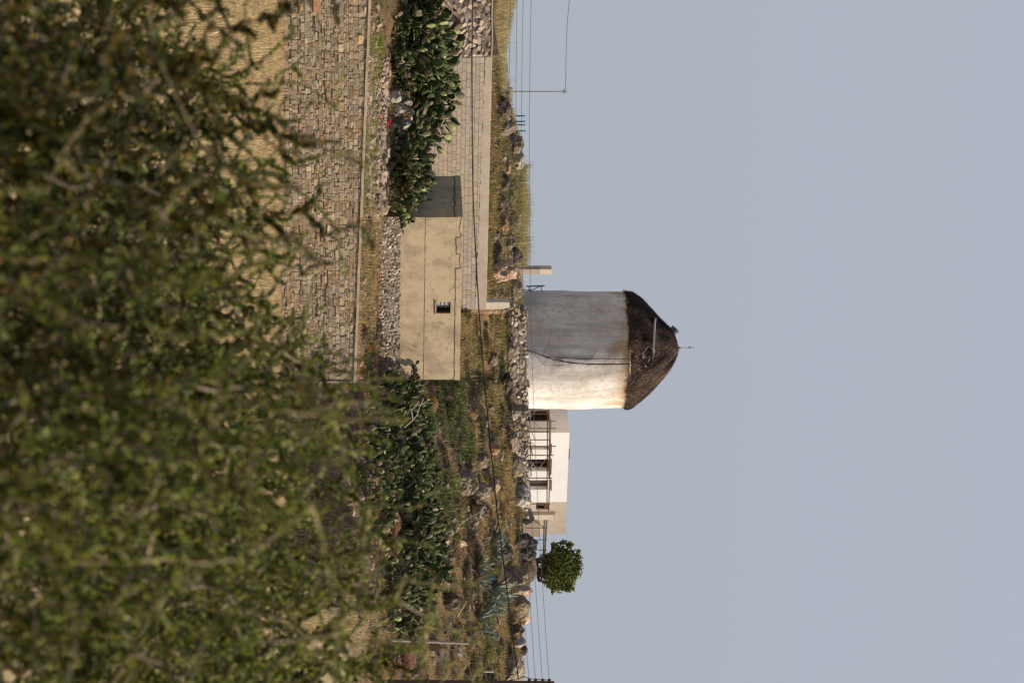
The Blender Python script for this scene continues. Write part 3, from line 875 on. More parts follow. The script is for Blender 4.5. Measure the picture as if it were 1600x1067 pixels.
    for u1, v1, u2, v2 in ((545, 1019, 540, 1012), (540, 1013, 552, 1004), (547, 998, 558, 1009), (556, 1015, 566, 1012), (552, 1001, 560, 1006), (560, 1019, 548, 1024), (566, 1004, 574, 1010)):
        mb.tube([wp(u1, v1, 147.5), wp((u1 + u2) / 2, (v1 + v2) / 2 + 1, 147.35), wp(u2, v2, 147.5)], .016, 5, (.35, .33, .32))
    mb.build('loose_lath', M_bark, root)
    # grey end of the shaft poking out behind
    mb = MB(); pts = [wp(521, 1049, 150.2), wp(513, 1056, 150.2)]
    mb.tube(pts, [.22, .25], 7, (.18, .19, .22)); mb.build('shaft_end', M_rock, root)
    # ropes
    for path in ([(547, 823), (550, 834), (556.5, 850), (559, 875), (560.5, 905), (560.5, 945), (561, 982), (562, 1004)],
                 [(546.5, 824), (552, 838), (560, 858), (565.5, 885), (568.5, 915), (568.5, 950), (568.3, 982), (567, 1008)],
                 [(546, 822), (553, 842), (562, 865), (567, 890), (569.6, 925), (569.4, 960), (569, 984)],
                 [(548, 826), (556, 838), (571, 851), (571, 885)]):
        pts = []
        for u, v in path:
            x = (u - 547) / F * 147; y = -math.sqrt(max(0.1, 3.18 ** 2 - x * x))
            if v > 985: y += .25
            if v < 835: y -= .12
            p = P(u, v, MC.y + y); pts.append(p - off)
        mb = MB(); mb.tube(pts, .012 if path[-1][1] < 900 else .019, 5); mb.build('rope', M_cable, root)
    # lightning rod with small yellow vane
    ztop = H + 84 * s
    rod = MB(); rod.tube([(-.13, 0, ztop - .3), (-.13, 0, ztop + .84)], .013, 6); rod.tube([(-.13, 0, ztop - .15), (-.13, 0, ztop + .1)], [.09, .03], 8)
    rd = rod.build('finial', M_metal, root)
    v_ = MB(); v_.box((-.15, 0, ztop + .58), (.09, .03, .13)); v_.build('vane', M_yellow, rd)
windmill()

# bracket frame by the mill, pillar
def small_mill_things():
    D = 147.5
    mb = MB()
    a = P(446.5, 823, D); b = P(446.5, 851, D)
    def bar(p, q, r=.025): mb.tube([p, q], r, 4)
    bar(P(447.5, 822, D), P(446.5, 851, D), .035); bar(P(447, 827, D), P(455, 827, D + .3)); bar(P(446.6, 846, D), P(454, 846, D + .5))
    bar(P(454.5, 828, D), P(447, 845, D)); bar(P(453, 812, D), P(453, 829, D), .02)
    o = mb.build('metal_bracket', M_metal, origin=tuple(P(450, 822, D)))
    tag(o, 'small dark metal frame beside the shaded flank of the windmill', 'metal frame')
    D = 145.2; ln = Line(421, D, ROT); p = ln.pt(421)
    z0, z1 = zv(805, D), zv(862, D); w = .43; d = .42
    root = empty('masonry_pillar', (p.x, p.y, z0))
    tag(root, 'square grey rendered pillar standing on the skyline next to the windmill', 'pillar')
    mb = MB()
    c = ln.e * (w / 2 * .62) - ln.n * d / 2
    wv = (xu(428.5, D) - xu(421, D)) / math.cos(ROT)
    c = ln.e * (wv / 2) - ln.n * .19
    mb.box((c.x, c.y, (z1 - z0) / 2 - .3), (wv, .38, z1 - z0 - .6), rz=ROT); mb.build('shaft', M_beam, root)
    mb = MB(); mb.box((c.x, c.y, (z1 - z0) - .299), (wv + .01, .39, .6), rz=ROT); mb.build('top', M_cream, root)  # paler render puts the sunlit upper part of the pillar into the colour
small_mill_things()

# skyline dry stone wall ----------------------------------------------
def skyline_wall():
    def seg(u0, u1, D0, D1, tops, bots, seed, name, label, cw=.26, ch=.17, pal=None):
        A, B = P(u0, V0, D0), P(u1, V0, D1)
        d = Vector((B.x - A.x, B.y - A.y, 0)); W = d.length; e = d.normalized(); n = Vector((e.y, -e.x, 0))
        def f(tab): return lambda s: zv(np.interp(u0 + (u1 - u0) * s / W, [t[0] for t in tab], [t[1] for t in tab]), D0 + (D1 - D0) * s / W)
        top, bot = f(tops), f(bots)
        off = Vector((A.x, A.y, bot(0)))
        r = empty(name, off); tag(r, label, 'dry stone wall')
        mb = MB(); wall_box(mb, Vector((A.x, A.y, 0)), e, n, W, lambda s: top(s) - .10, bot, .45, seg=30, back=.05); mb.build('wall_core', M_mortar, r).location = -off
        rnd = random.Random(seed); ph = rnd.random() * 6
        mb = MB(); stones(mb, Vector((A.x, A.y, 0)), e, n, W, lambda s: top(s) + .06 * math.sin(s * 3.1 + ph) + .05 * math.sin(s * 7.3), bot, cw, ch, seed, pal or PAL_PALE, gap=.010, dep=.12, js=.48, jt=.48, big=.15, rough=.02)
        stones(mb, Vector((A.x, A.y, 0)) - n * .3, e, n, W, lambda s: top(s) + .02 + .06 * math.sin(s * 2.3 + ph), lambda s: top(s) - .3, cw, ch, seed + 1, pal or PAL_PALE, gap=.03, dep=.1, js=.48, jt=.48, rough=.02)
        mb.build('stone_facing', M_stone, r).location = -off
    seg(484, 640, 143.0, 146.3, [(484, 822), (520, 824), (560, 823), (640, 826)], [(484, 799), (540, 798), (600, 795), (640, 796)], 31, 'dry_stone_wall', 'pale dry stone wall along the foot of the windmill')
    seg(641, 810, 143.2, 147.2, [(641, 826), (700, 825), (760, 826), (785, 822), (810, 829)], [(641, 800), (700, 803), (810, 806)], 41, 'dry_stone_wall', 'uneven pale dry stone wall in front of the scaffolded white house', .24, .17)
    seg(150, 300, 137.2, 141.2, [(150, 792), (180, 800), (200, 803), (230, 806), (260, 800), (300, 803)], [(150, 766), (300, 766)], 71, 'collapsed_stone_wall', 'collapsed wall of dark weathered stones on the bank below the teal posts', .34, .24, PAL_DARK)
    seg(302, 405, 141.0, 143.5, [(302, 800), (340, 804), (370, 798), (405, 808)], [(302, 766), (405, 768)], 73, 'collapsed_stone_wall', 'collapsed wall of dark stones on the bank below the tall dry grass', .34, .24, PAL_DARK)
    seg(0 - 60, 88, 135, 137, [(-60, 783), (88, 781)], [(-60, 770), (88, 772)], 51, 'dry_stone_wall', 'low grassy stone bank behind the dark timber at the top edge of the photo', .26, .2)
skyline_wall()

# ------------------------------------------------------------------ white house with scaffold
def house():
    L = Line(676, 152.5, ROT); e, n = L.e, L.n
    p0 = L.pt(676); O = Vector((p0.x, p0.y, 0)); D0 = 152.5
    zt = zv(890, D0); z0 = 6.9
    def S(u): return (Vector(L.pt(u)[:2]) - Vector(p0[:2])).length * (1 if u >= 676 else -1)
    def ZZ(v, u): return zv(v, L.D(u))
    off = Vector((p0.x, p0.y, z0))
    root = empty('white_house', off); tag(root, 'cubic white house with flat roof and dark openings behind scaffolding', 'house')
    def q(s, z, d=0): return tuple(O + e * s + n * d + Vector((0, 0, z)))
    W = S(784)
    # front wall with openings, left to right
    ops = [(697, 702.5, 822, 861.5), (717.5, 736, 822, 859), (750, 765, 820, 857)]
    S_ = [0]; 
    for a, b, _, _ in ops: S_ += [S(a), S(b)]
    S_.append(W)
    mb = MB(); zh = [ZZ(o_[3], o_[0]) for o_ in ops]
    for i in range(len(S_) - 1):
        if i % 2 == 0: mb.add([q(S_[i], z0), q(S_[i + 1], z0), q(S_[i + 1], zt), q(S_[i], zt)], [(0, 1, 2, 3)])
        else:
            h = zh[i // 2]
            mb.add([q(S_[i], h), q(S_[i + 1], h), q(S_[i + 1], zt), q(S_[i], zt)], [(0, 1, 2, 3)])
            a, b = S_[i], S_[i + 1]; dp = .45
            mb.add([q(a, z0), q(b, z0), q(b, h), q(a, h), q(a, z0, -dp), q(b, z0, -dp), q(b, h, -dp), q(a, h, -dp)], [(3, 2, 6, 7), (0, 3, 7, 4), (2, 1, 5, 6)])
    # side wall (in shade) with one big opening
    Ls = (xu(676, D0) - xu(636, D0)) / math.sin(ROT) + .4
    def sq(t, z, d=0): return tuple(O - n * t + e * d + Vector((0, 0, z)))
    t1, t2 = Ls * .38, Ls * .80
    hs_ = ZZ(862, 660)
    mb.add([sq(0, z0), sq(t1, z0), sq(t1, zt), sq(0, zt)], [(0, 3, 2, 1)])
    mb.add([sq(t2, z0), sq(Ls, z0), sq(Ls, zt), sq(t2, zt)], [(0, 3, 2, 1)])
    mb.add([sq(t1, hs_), sq(t2, hs_), sq(t2, zt), sq(t1, zt)], [(0, 3, 2, 1)])
    mb.add([sq(t1, z0), sq(t2, z0), sq(t2, hs_), sq(t1, hs_), sq(t1, z0, .3), sq(t2, z0, .3), sq(t2, hs_, .3), sq(t1, hs_, .3)], [(3, 7, 6, 2), (0, 4, 7, 3), (2, 6, 5, 1)])
    # right end, back, top
    mb.add([q(W, z0), q(W, z0, -Ls), q(W, zt, -Ls), q(W, zt)], [(0, 1, 2, 3)])
    mb.add([q(0, z0, -Ls), q(0, zt, -Ls), q(W, zt, -Ls), q(W, z0, -Ls)], [(0, 1, 2, 3)])
    mb.add([q(0, zt), q(W, zt), q(W, zt, -Ls), q(0, zt, -Ls)], [(0, 1, 2, 3)])
    mb.build('wall', M_white, root).location = -off
    for i, (a, b, _, v) in enumerate(ops):
        mb = MB(); sa, sb = S(a), S(b); h = zh[i]
        fr = empty('door_opening', Vector(q(sa, z0, -.45)) - off); fr.parent = root; fo = Vector(q(sa, z0, -.45))
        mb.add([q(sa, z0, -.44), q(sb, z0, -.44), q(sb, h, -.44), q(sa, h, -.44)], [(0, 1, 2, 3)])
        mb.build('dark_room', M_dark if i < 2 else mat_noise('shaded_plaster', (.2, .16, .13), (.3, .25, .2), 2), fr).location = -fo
        mb = MB()
        for x in ((sa + .04), (sb - .04)): mb.box(q(x, (z0 + h) / 2, -.38), (.07, .06, h - z0), rz=ROT)
        mb.box(q((sa + sb) / 2, h - .04, -.38), (sb - sa - .15, .06, .07), rz=ROT)
        mb.build('frame', M_darkwood, fr).location = -fo
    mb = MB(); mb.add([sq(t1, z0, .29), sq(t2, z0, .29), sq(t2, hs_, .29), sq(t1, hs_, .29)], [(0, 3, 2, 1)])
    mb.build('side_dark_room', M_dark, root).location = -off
    mb = MB()
    for t in (t1 + .05, (t1 + t2) / 2 + .3, t2 - .05): mb.box(sq(t, (z0 + hs_) / 2, .2), (.06, .08, hs_ - z0), rz=ROT)
    mb.build('side_window_frame', M_darkwood, root).location = -off
    # dark strips put in as the lintel shadows over the openings
    mb = MB()
    for a, b in ((694.5, 709), (717, 741), (750, 766)):
        za = ZZ(861.7, a); mb.box(q((S(a) + S(b)) / 2, za, .035), (S(b) - S(a), .07, .05), rz=ROT)
    mb.build('lintel_shadow_strip', M_darkwood, root).location = -off
    # roof vent
    mb = MB(); mb.box(q(S(713), zt + .035, -.2), (.55, .2, .07), rz=ROT); mb.build('roof_vent', M_metal, root).location = -off

    # lower unpainted wing
    D1 = L.D(784) + 1.2; L2 = Line(779, D1, ROT * .55); p2 = L2.pt(779)
    r2 = empty('cream_wing', (p2.x, p2.y, z0)); off2 = Vector((p2.x, p2.y, z0))
    tag(r2, 'lower unpainted cream annex next to the white house', 'building')
    W2 = (Vector(L2.pt(834)[:2]) - Vector(p2[:2])).length; z2 = zv(884.5, D1 + .5); O2 = Vector((p2.x, p2.y, 0))
    def q2(s, z, d=0): return tuple(O2 + L2.e * s + L2.n * d + Vector((0, 0, z)))
    def S2(u): return (Vector(L2.pt(u)[:2]) - Vector(p2[:2])).length
    a, b = S2(785.5), S2(797); za, zb_ = zv(838, D1), zv(858, D1)
    mb = MB(); ss = [0, a, b, W2]; zs = [z0, za, zb_, z2]
    V = [q2(s, z) for s in ss for z in zs]; Fc = [(i * 4 + j, (i + 1) * 4 + j, (i + 1) * 4 + j + 1, i * 4 + j + 1) for i in range(3) for j in range(3) if not (i == 1 and j == 1)]
    mb.add(V, Fc)
    mb.add([q2(a, za), q2(b, za), q2(b, zb_), q2(a, zb_), q2(a, za, -.3), q2(b, za, -.3), q2(b, zb_, -.3), q2(a, zb_, -.3)], [(0, 1, 5, 4), (1, 2, 6, 5), (2, 3, 7, 6), (3, 0, 4, 7)])
    mb.add([q2(W2, z0), q2(W2, z0, -4), q2(W2, z2, -4), q2(W2, z2)], [(0, 1, 2, 3)]); mb.add([q2(0, z2), q2(W2, z2), q2(W2, z2, -4), q2(0, z2, -4)], [(0, 1, 2, 3)])
    mb.add([q2(0, z0, -4), q2(W2, z0, -4), q2(W2, z2, -4), q2(0, z2, -4)], [(0, 3, 2, 1)])
    mb.add([q2(0, z0), q2(0, z0, -4), q2(0, z2, -4), q2(0, z2)], [(0, 3, 2, 1)])
    mb.build('wall', M_cream, r2).location = -off2
    wn = empty('window', Vector(q2(a, za)) - off2); wn.parent = r2; wo2 = Vector(q2(a, za))
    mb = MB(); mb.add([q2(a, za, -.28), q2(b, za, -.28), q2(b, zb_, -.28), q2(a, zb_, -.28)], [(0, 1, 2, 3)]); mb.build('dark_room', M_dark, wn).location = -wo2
    mb = MB()
    mb.box(q2((a + b) / 2, (za + zb_) / 2 + .1, -.2), (.04, .05, zb_ - za), rz=L2.rot); mb.box(q2((a + b) / 2, zb_ - .13, -.2), (b - a, .05, .22), (1, 1, 1), rz=L2.rot)
    mb.build('frame', mat_noise('rusty_frame', (.22, .12, .08), (.32, .2, .14), 6), wn).location = -wo2
    # low wall in shade at its foot
    mb = MB(); mb.box(q2(S2(824), zv(843, D1) - .45, .22), (S2(834) - S2(813), .35, .95), rz=L2.rot); mb.build('foot_wall', M_beam, r2).location = -off2
    # chimney-like pier in front
    D3 = 149.5; L3 = Line(804.5, D3, ROT); p3 = L3.pt(804.5); zt3 = zv(867, D3)
    r3 = empty('rendered_pier', (p3.x, p3.y, z0))
    tag(r3, 'square pale pier in front of the cream annex, one face in shade', 'pier')
    w3 = (xu(812, D3) - xu(804.5, D3)) / math.cos(ROT)
    d3 = (xu(804.5, D3) - xu(799, D3)) / math.sin(ROT)
    c3 = L3.e * w3 / 2 - L3.n * d3 / 2
    mb = MB(); mb.box((c3.x, c3.y, (zt3 - z0) / 2 - .03), (w3, d3, zt3 - z0 - .06), rz=ROT); mb.build('shaft', M_cream, r3)
    mb = MB(); mb.box((c3.x, c3.y, (zt3 - z0) - .03), (w3 + .01, d3 + .01, .06), rz=ROT); mb.build('cap', M_beam, r3)

    # scaffold of poles
    Ds = 150.6
    r5 = empty('scaffolding', P(690, 815, Ds)); o5 = P(690, 815, Ds)
    tag(r5, 'rusty brown pole scaffolding across the front of the white house', 'scaffold')
    LS = Line(676, 150.9, ROT * .45)
    def sp(u, v, back=0): 
        p = LS.pt(u, v); return p - LS.n * back - o5
    for u, va, vb in ((657.5, 822, 868), (669.2, 822, 869.5), (687, 822, 860), (697, 822, 869), (711, 822, 865), (746.5, 824, 863), (787, 830, 860)):
        mb = MB(); mb.tube([sp(u, va), sp(u + .2, vb)], .032, 6, (.17, .115, .085)); mb.build('upright', M_bark, r5)
    for u, va, vb in ((652, 822, 860), (680, 822, 860), (703, 824, 860), (728, 824, 860)):
        mb = MB(); mb.tube([sp(u, va, .7), sp(u, vb, .7)], .03, 6, (.2, .14, .1)); mb.build('upright', M_bark, r5)
    for ua, va, ub, vb, bk in ((638, 858.2, 700, 858.6, 0), (700, 860, 799, 857.5, 0), (640, 856.8, 797, 856, .7), (640, 828.5, 668, 828, 0), (668, 825, 712, 832, 0), (690, 829, 750, 831, .7)):
        mb = MB(); mb.tube([sp(ua, va, bk), sp(ub, vb, bk)], .032, 6, (.2, .135, .1)); mb.build('ledger', M_bark, r5)
    for ua, va, ub, vb in ((641, 838, 652, 829), (660, 834, 672, 848), (672, 829, 687, 836), (733, 842, 712, 858), (722, 828, 735, 843), (724, 834, 735, 827), (690, 829, 698, 836)):
        mb = MB(); mb.tube([sp(ua, va, .1), sp(ub, vb, .1)], .02, 5, (.42, .35, .28)); mb.build('brace', M_bark, r5)
    for ua, ub, v in ((656, 700, 860.4), (700, 748, 858.8)):
        mb = MB(); a, b = sp(ua, v, .35), sp(ub, v, .35); c = (a + b) / 2; mb.box(tuple(c), ((b - a).length, .62, .05), (.46, .34, .25), rz=LS.rot); mb.build('plank', M_bark, r5)
    # far handrail of poles towards the tree
    r6 = empty('timber_rail', P(836, 842, 148)); o6 = P(836, 842, 148)
    tag(r6, 'long pale timber rail on props between the cream annex and the tree', 'rail')
    mb = MB(); mb.tube([P(812, 854.2, 147.8) - o6, P(838, 852.6, 148) - o6, P(870, 851, 148.2) - o6], .05, 6, (.62, .48, .34)); mb.build('rail', M_bark, r6)
    mb = MB(); mb.tube([P(812, 850.5, 147.8) - o6, P(870, 848.6, 148.2) - o6], .035, 6, (.3, .23, .13)); mb.build('rail', M_bark, r6)
    for u in (824.5, 843, 859):
        mb = MB(); mb.tube([P(u, 822, 148) - o6, P(u, 855, 148) - o6], .022, 5, (.2, .14, .1)); mb.build('prop', M_bark, r6)
    mb = MB(); mb.tube([P(815, 838, 148) - o6, P(824, 850, 148) - o6], .02, 5, (.15, .1, .08)); mb.build('brace', M_bark, r6)
house()

# ------------------------------------------------------------------ rocks
def rock(name, p, size, col, seed, label=None, group=None, flat=0.75, parent=None, rz=None, sub=4):
    rnd = random.Random(seed)
    import bmesh
    bm = bmesh.new(); bmesh.ops.create_icosphere(bm, subdivisions=sub, radius=1)
    planes = []
    for _ in range(11):
        d = Vector((rnd.gauss(0, 1), rnd.gauss(0, 1), rnd.gauss(0, .7))).normalized(); planes.append((d, rnd.uniform(.62, .9)))
    so = Vector((seed * 3.7, seed * 1.3, seed))
    V = []
    for v in bm.verts:
        c = v.co.copy()
        c *= 1 + .22 * mnoise.noise(c * 1.1 + so)
        for d, k in planes:
            t = c.dot(d)
            if t > k: c -= d * (t - k) * .9
        c *= 1 + .16 * mnoise.noise(c * 2.6 + so) + .10 * (abs(mnoise.noise(c * 5 + so)) - .3) + .07 * mnoise.noise(c * 9 + so) + .05 * mnoise.noise(c * 19 + so)
        V.append((c.x * size[0], c.y * size[1], c.z * size[2]))
    Fc = [tuple(v.index for v in f.verts) for f in bm.faces]; bm.free()
    col = np.array(col); n = len(V)
    C = np.array([col * (.6 + .9 * (mnoise.noise(Vector(v) * 3.2 + so) * .5 + .5)) for v in V])
    lich = np.array([max(0, mnoise.noise(Vector(v) * 3.1 - so) - .28) * 2.2 for v in V])[:, None].clip(0, .8)
    C = C * (1 - lich) + np.array((.50, .33, .13)) * lich
    mb = MB(); mb.add(V, Fc, C)
    o = mb.build(name, M_rock)
    o.location = p; o.rotation_euler = (0, 0, rz if rz is not None else rnd.uniform(0, 6.28))
    if label: tag(o, label, 'rock', group)
    return o

GREY, TAN, OCH, DK, PALE = (.27, .21, .145), (.36, .27, .185), (.44, .26, .13), (.12, .092, .072), (.44, .39, .33)
RG = 'boulders on the hillside'
rocks = [  # u, v(centre), width px, height px, colour, label
    (168, 785, 40, 26, DK, 'dark brown boulder above the block wall, beside the white slab'),
    (200, 792, 26, 30, TAN, 'tan rock just below the four teal posts'),
    (226, 806, 34, 26, GREY, 'grey boulder on the skyline past the teal posts'),
    (250, 808, 40, 24, (.42, .36, .26), 'large sunlit boulder on the skyline with grass in front'),
    (262, 790, 30, 18, OCH, 'ochre lichen rock under the large skyline boulder'),
    (285, 786, 30, 22, DK, 'dark rock low in the bank above the block wall'),
    (318, 782, 34, 20, DK, 'dark split rock below the tall dry grass'),
    (350, 786, 26, 18, OCH, 'small orange rock among grass below the tall dry tuft'),
    (376, 796, 26, 20, GREY, 'grey rock between the dry grass and the sandstone boulder'),
    (398, 806, 30, 26, DK, 'dark pointed rock on the crest above the sandstone boulder'),
    (424, 788, 46, 48, (.55, .37, .25), 'big rounded orange sandstone boulder above the block wall'),
    (452, 806, 34, 30, GREY, 'grey cracked boulder between the sandstone boulder and the windmill'),
    (477, 790, 28, 28, TAN, 'tan boulder leaning on the rendered pier of the block wall'),
    (508, 800, 20, 20, (.55, .42, .28), 'small square tan stone at the foot of the dry stone wall'),
    (549, 795, 34, 22, GREY, 'grey boulder under the dry stone wall, in line with the windmill ropes'),
    (600, 792, 40, 24, DK, 'dark boulder under the sunlit end of the windmill wall'),
    (640, 798, 30, 22, GREY, 'grey stone below the corner of the white house'),
    (690, 800, 40, 22, TAN, 'tan boulder under the scaffolding'),
    (730, 806, 40, 26, GREY, 'grey boulder under the far end of the scaffolding'),
    (776, 818, 40, 30, PALE, 'pale knobbly boulder on the wall line below the cream annex'),
    (806, 826, 30, 26, TAN, 'tan boulder touching the foot of the rendered pier'),
    (722, 752, 28, 22, (.26, .2, .14), 'round grey boulder ringed by dark soil, on the right-hand slope'),
    (752, 728, 50, 34, (.28, .22, .15), 'broad grey boulder half buried below the round one'),
    (768, 748, 34, 36, (.3, .24, .17), 'upright grey boulder next to the thick cable'),
    (800, 748, 30, 26, GREY, 'grey stone beside the broken pale branch'),
    (626, 700, 22, 14, OCH, 'small rusty stone by the corner of the hut'),
    (900, 804, 44, 40, GREY, 'grey boulder at the foot of the tree'),
    (925, 814, 26, 34, (.5, .38, .28), 'tan stone between the tree and the twin boulders'),
    (948, 812, 38, 36, GREY, 'rough grey twin boulder nearer the tree'),
    (962, 822, 34, 22, (.58, .42, .26), 'golden sunlit boulder on the skyline past the tree'),
    (985, 806, 30, 26, DK, 'dark rock between the golden boulder and the pale cracked one'),
    (1003, 809, 26, 22, (.5, .42, .34), 'pale cracked boulder on the skyline above the leaning post'),
    (1015, 814, 22, 22, DK, 'small dark block on the skyline above the leaning post'),
    (1045, 804, 52, 30, (.4, .34, .24), 'long tan ledge of rock beside the tall power pole'),
    (845, 812, 22, 26, DK, 'dark purple-grey rock at the end of the annex'),
    (868, 790, 30, 26, DK, 'dark rock above the agaves'),
    (150, 616, 24, 22, (.50, .44, .37), 'pale rock at the upper end of the outcrop among the prickly pears'),
    (158, 634, 24, 22, (.46, .40, .34), 'grey rock high in the outcrop among the prickly pears'),
    (172, 622, 24, 26, (.52, .46, .39), 'jagged pale rock in the outcrop, just above the red poppies'),
    (178, 640, 22, 18, (.44, .39, .33), 'small grey rock topping the outcrop among the prickly pears'),
    (194, 632, 24, 22, (.50, .44, .37), 'cracked pale rock in the middle of the outcrop'),
    (204, 616, 22, 20, (.46, .40, .33), 'low grey rock of the outcrop next to the poppy cluster'),
    (216, 628, 24, 22, (.40, .35, .30), 'last grey rock of the outcrop, towards the hut'),
    (905, 690, 40, 30, GREY, 'grey boulder in the shaded hollow below the agaves'),
    (940, 705, 36, 34, DK, 'dark boulder in the shaded hollow below the agaves'),
    (760, 772, 30, 20, TAN, 'tan rock between the thick cable and the stone wall'),
    (560, 770, 26, 18, GREY, 'flat grey rock low on the bank under the windmill'),
    (700, 772, 26, 18, OCH, 'rusty flat rock on the slope under the scaffolding'),
]
for i, (u, v, w, h, c, lab) in enumerate(rocks):
    p = hit(u, v - h * .35, 104, 148.5); D = p.y
    rock('boulder', (p.x, p.y + .1, p.z + h / F * D * .30), (w / F * D * .50, w / F * D * .45, h / F * D * .56), c, i + 11, lab, RG)

# tarp-dark rocks by the annex
p = P(848, 822, 146.3); rock('dark_rock', (p.x, p.y, p.z), (.55, .5, .62), (.10, .082, .075), 201, 'smooth near-black rock on the skyline between annex and tree')
p = P(865, 820, 146.2); rock('dark_rock', (p.x, p.y, p.z), (.5, .5, .62), (.13, .105, .09), 202, 'dark grooved rock on the skyline at the foot of the tree')

# sandstone ledge (pale sharp edge)
mb = MB(); rnd = random.Random(5)
LG = [(842, 718), (846, 728), (843, 742), (840, 756), (838, 768), (840, 776)]
V = []; Fc = []
for u, v in LG:
    D = 127 + (v - 718) * .16
    for du, dd in ((0, 0), (4.5, -.1), (12, .5), (6, 1.5)):
        V.append(tuple(P(u + du + rnd.uniform(-.6, .6), v, D + dd)))
for i in range(len(LG) - 1):
    for k in range(4): Fc.append((i * 4 + k, i * 4 + 4 + k, i * 4 + 4 + (k + 1) % 4, i * 4 + (k + 1) % 4))
Fc += [(0, 1, 2, 3), (23, 22, 21, 20)]
mb.add(V, Fc, (.60, .45, .29)); tag(mb.build('sandstone_ledge', M_rock, origin=tuple(P(842, 718, 127))), 'sharp pale sandstone ledge between the prickly pears and the agaves', 'rock')

# loose stones (too many to count)
def loose():
    rnd = random.Random(12); mb = MB()
    base = []
    for k in range(6):
        import bmesh
        bm = bmesh.new(); bmesh.ops.create_icosphere(bm, subdivisions=2, radius=1)
        V = np.array([tuple(v.co * (1 + .6 * mnoise.noise(v.co * 1.5 + Vector((k * 5, 0, 0))) + .35 * mnoise.noise(v.co * 3.5 + Vector((k * 5, 3, 0))))) for v in bm.verts]); Fc = [tuple(v.index for v in f.verts) for f in bm.faces]; bm.free(); base.append((V, Fc))
    zones = [(90, 335, 566, 604, 900, .13, TAN), (0, 90, 574, 590, 60, .1, TAN), (595, 1067, 545, 700, 160, .14, TAN), (600, 1067, 700, 818, 380, .12, (.27, .21, .15)), (95, 480, 768, 815, 420, .13, (.24, .18, .13)),
             (484, 600, 770, 802, 120, .13, TAN), (335, 600, 562, 592, 130, .09, TAN), (840, 960, 578, 606, 70, .10, (.5, .38, .26)), (690, 800, 540, 590, 60, .12, TAN)]
    for ua, ub, va, vb, n, sz, c in zones:
        for _ in range(n):
            u, v = rnd.uniform(ua, ub), rnd.uniform(va, vb)
            p = hit(u, v, LW.D(u) + .9 if u < 596 else 99, 148)
            if p.y > 147: continue
            s = sz * rnd.uniform(.45, 1.5) * (1.0 if rnd.random() < .9 else 1.8); V, Fc = rnd.choice(base); a = rnd.uniform(0, 6.28)
            ca, sa = math.cos(a), math.sin(a); W = (V * (s, s * .8, s * .6)) @ np.array([[ca, sa, 0], [-sa, ca, 0], [0, 0, 1]])
            mb.add(W + np.array((p.x, p.y, p.z + s * .2)), Fc, np.array(c) * rnd.uniform(.6, 1.25))
    tag(mb.build('loose_stones', M_stone), 'loose field stones strewn over the terraces and slope', 'stones', kind='stuff')
loose()

# low terrace wall among flowers, left
def low_terrace():
    D0, D1 = 112.5, 116.5
    A, B = P(92, V0, D0), P(332, V0, D1)
    d = Vector((B.x - A.x, B.y - A.y, 0)); W = d.length; e = d.normalized(); n = Vector((e.y, -e.x, 0))
    top = lambda s: zv(np.interp(s / W, [0, .3, .5, .8, 1], [600, 604, 597, 598, 592]), D0 + (D1 - D0) * s / W) + .06 * math.sin(s * 2.7)
    bot = lambda s: zv(570, D0 + (D1 - D0) * s / W)
    off = Vector((A.x, A.y, bot(0)))
    r = empty('low_terrace_wall', off); tag(r, 'low crumbling terrace wall of small brown stones below the upper prickly pears', 'stone wall')
    mb = MB(); wall_box(mb, Vector((A.x, A.y, 0)), e, n, W, lambda s: top(s) - .1, bot, .5, seg=24, back=.04); mb.build('wall_core', M_mortar, r).location = -off
    mb = MB(); stones(mb, Vector((A.x, A.y, 0)), e, n, W, top, bot, .19, .14, 61, [(.44, .33, .24), (.36, .26, .19), (.50, .39, .29), (.42, .28, .19)], gap=.018, dep=.14, js=.48, jt=.48, big=.1, rough=.02)
    mb.build('stone_facing', M_stone, r).location = -off
low_terrace()

# ------------------------------------------------------------------ prickly pears
def pad_mesh(L, Wd, T):
    """upright pad: base at the origin, grows +Z, flat in Y"""
    ring = []; N = 12
    for i in range(N):
        q = 2 * math.pi * i / N
        z = L * .5 - L * .5 * math.cos(q); x = Wd * .5 * math.sin(q) * (0.72 + .38 * (z / L))
        ring.append((x, 0, z))
    inner = []
    for sgn in (-1, 1):
        for (x, y, z) in ring: inner.append((x * .72, sgn * T * .42, L * .52 + (z - L * .52) * .72))
    V = ring + inner + [(0, -T * .5, L * .52), (0, T * .5, L * .52)]
    Fc = []
    for i in range(N):
        j = (i + 1) % N
        Fc += [(i, j, N + j, N + i), (N + i, N + j, 3 * N), (j, i, 2 * N + i, 2 * N + j), (2 * N + j, 2 * N + i, 3 * N + 1)]
    return np.array(V), Fc
PADV, PADF = pad_mesh(1, .66, .10)

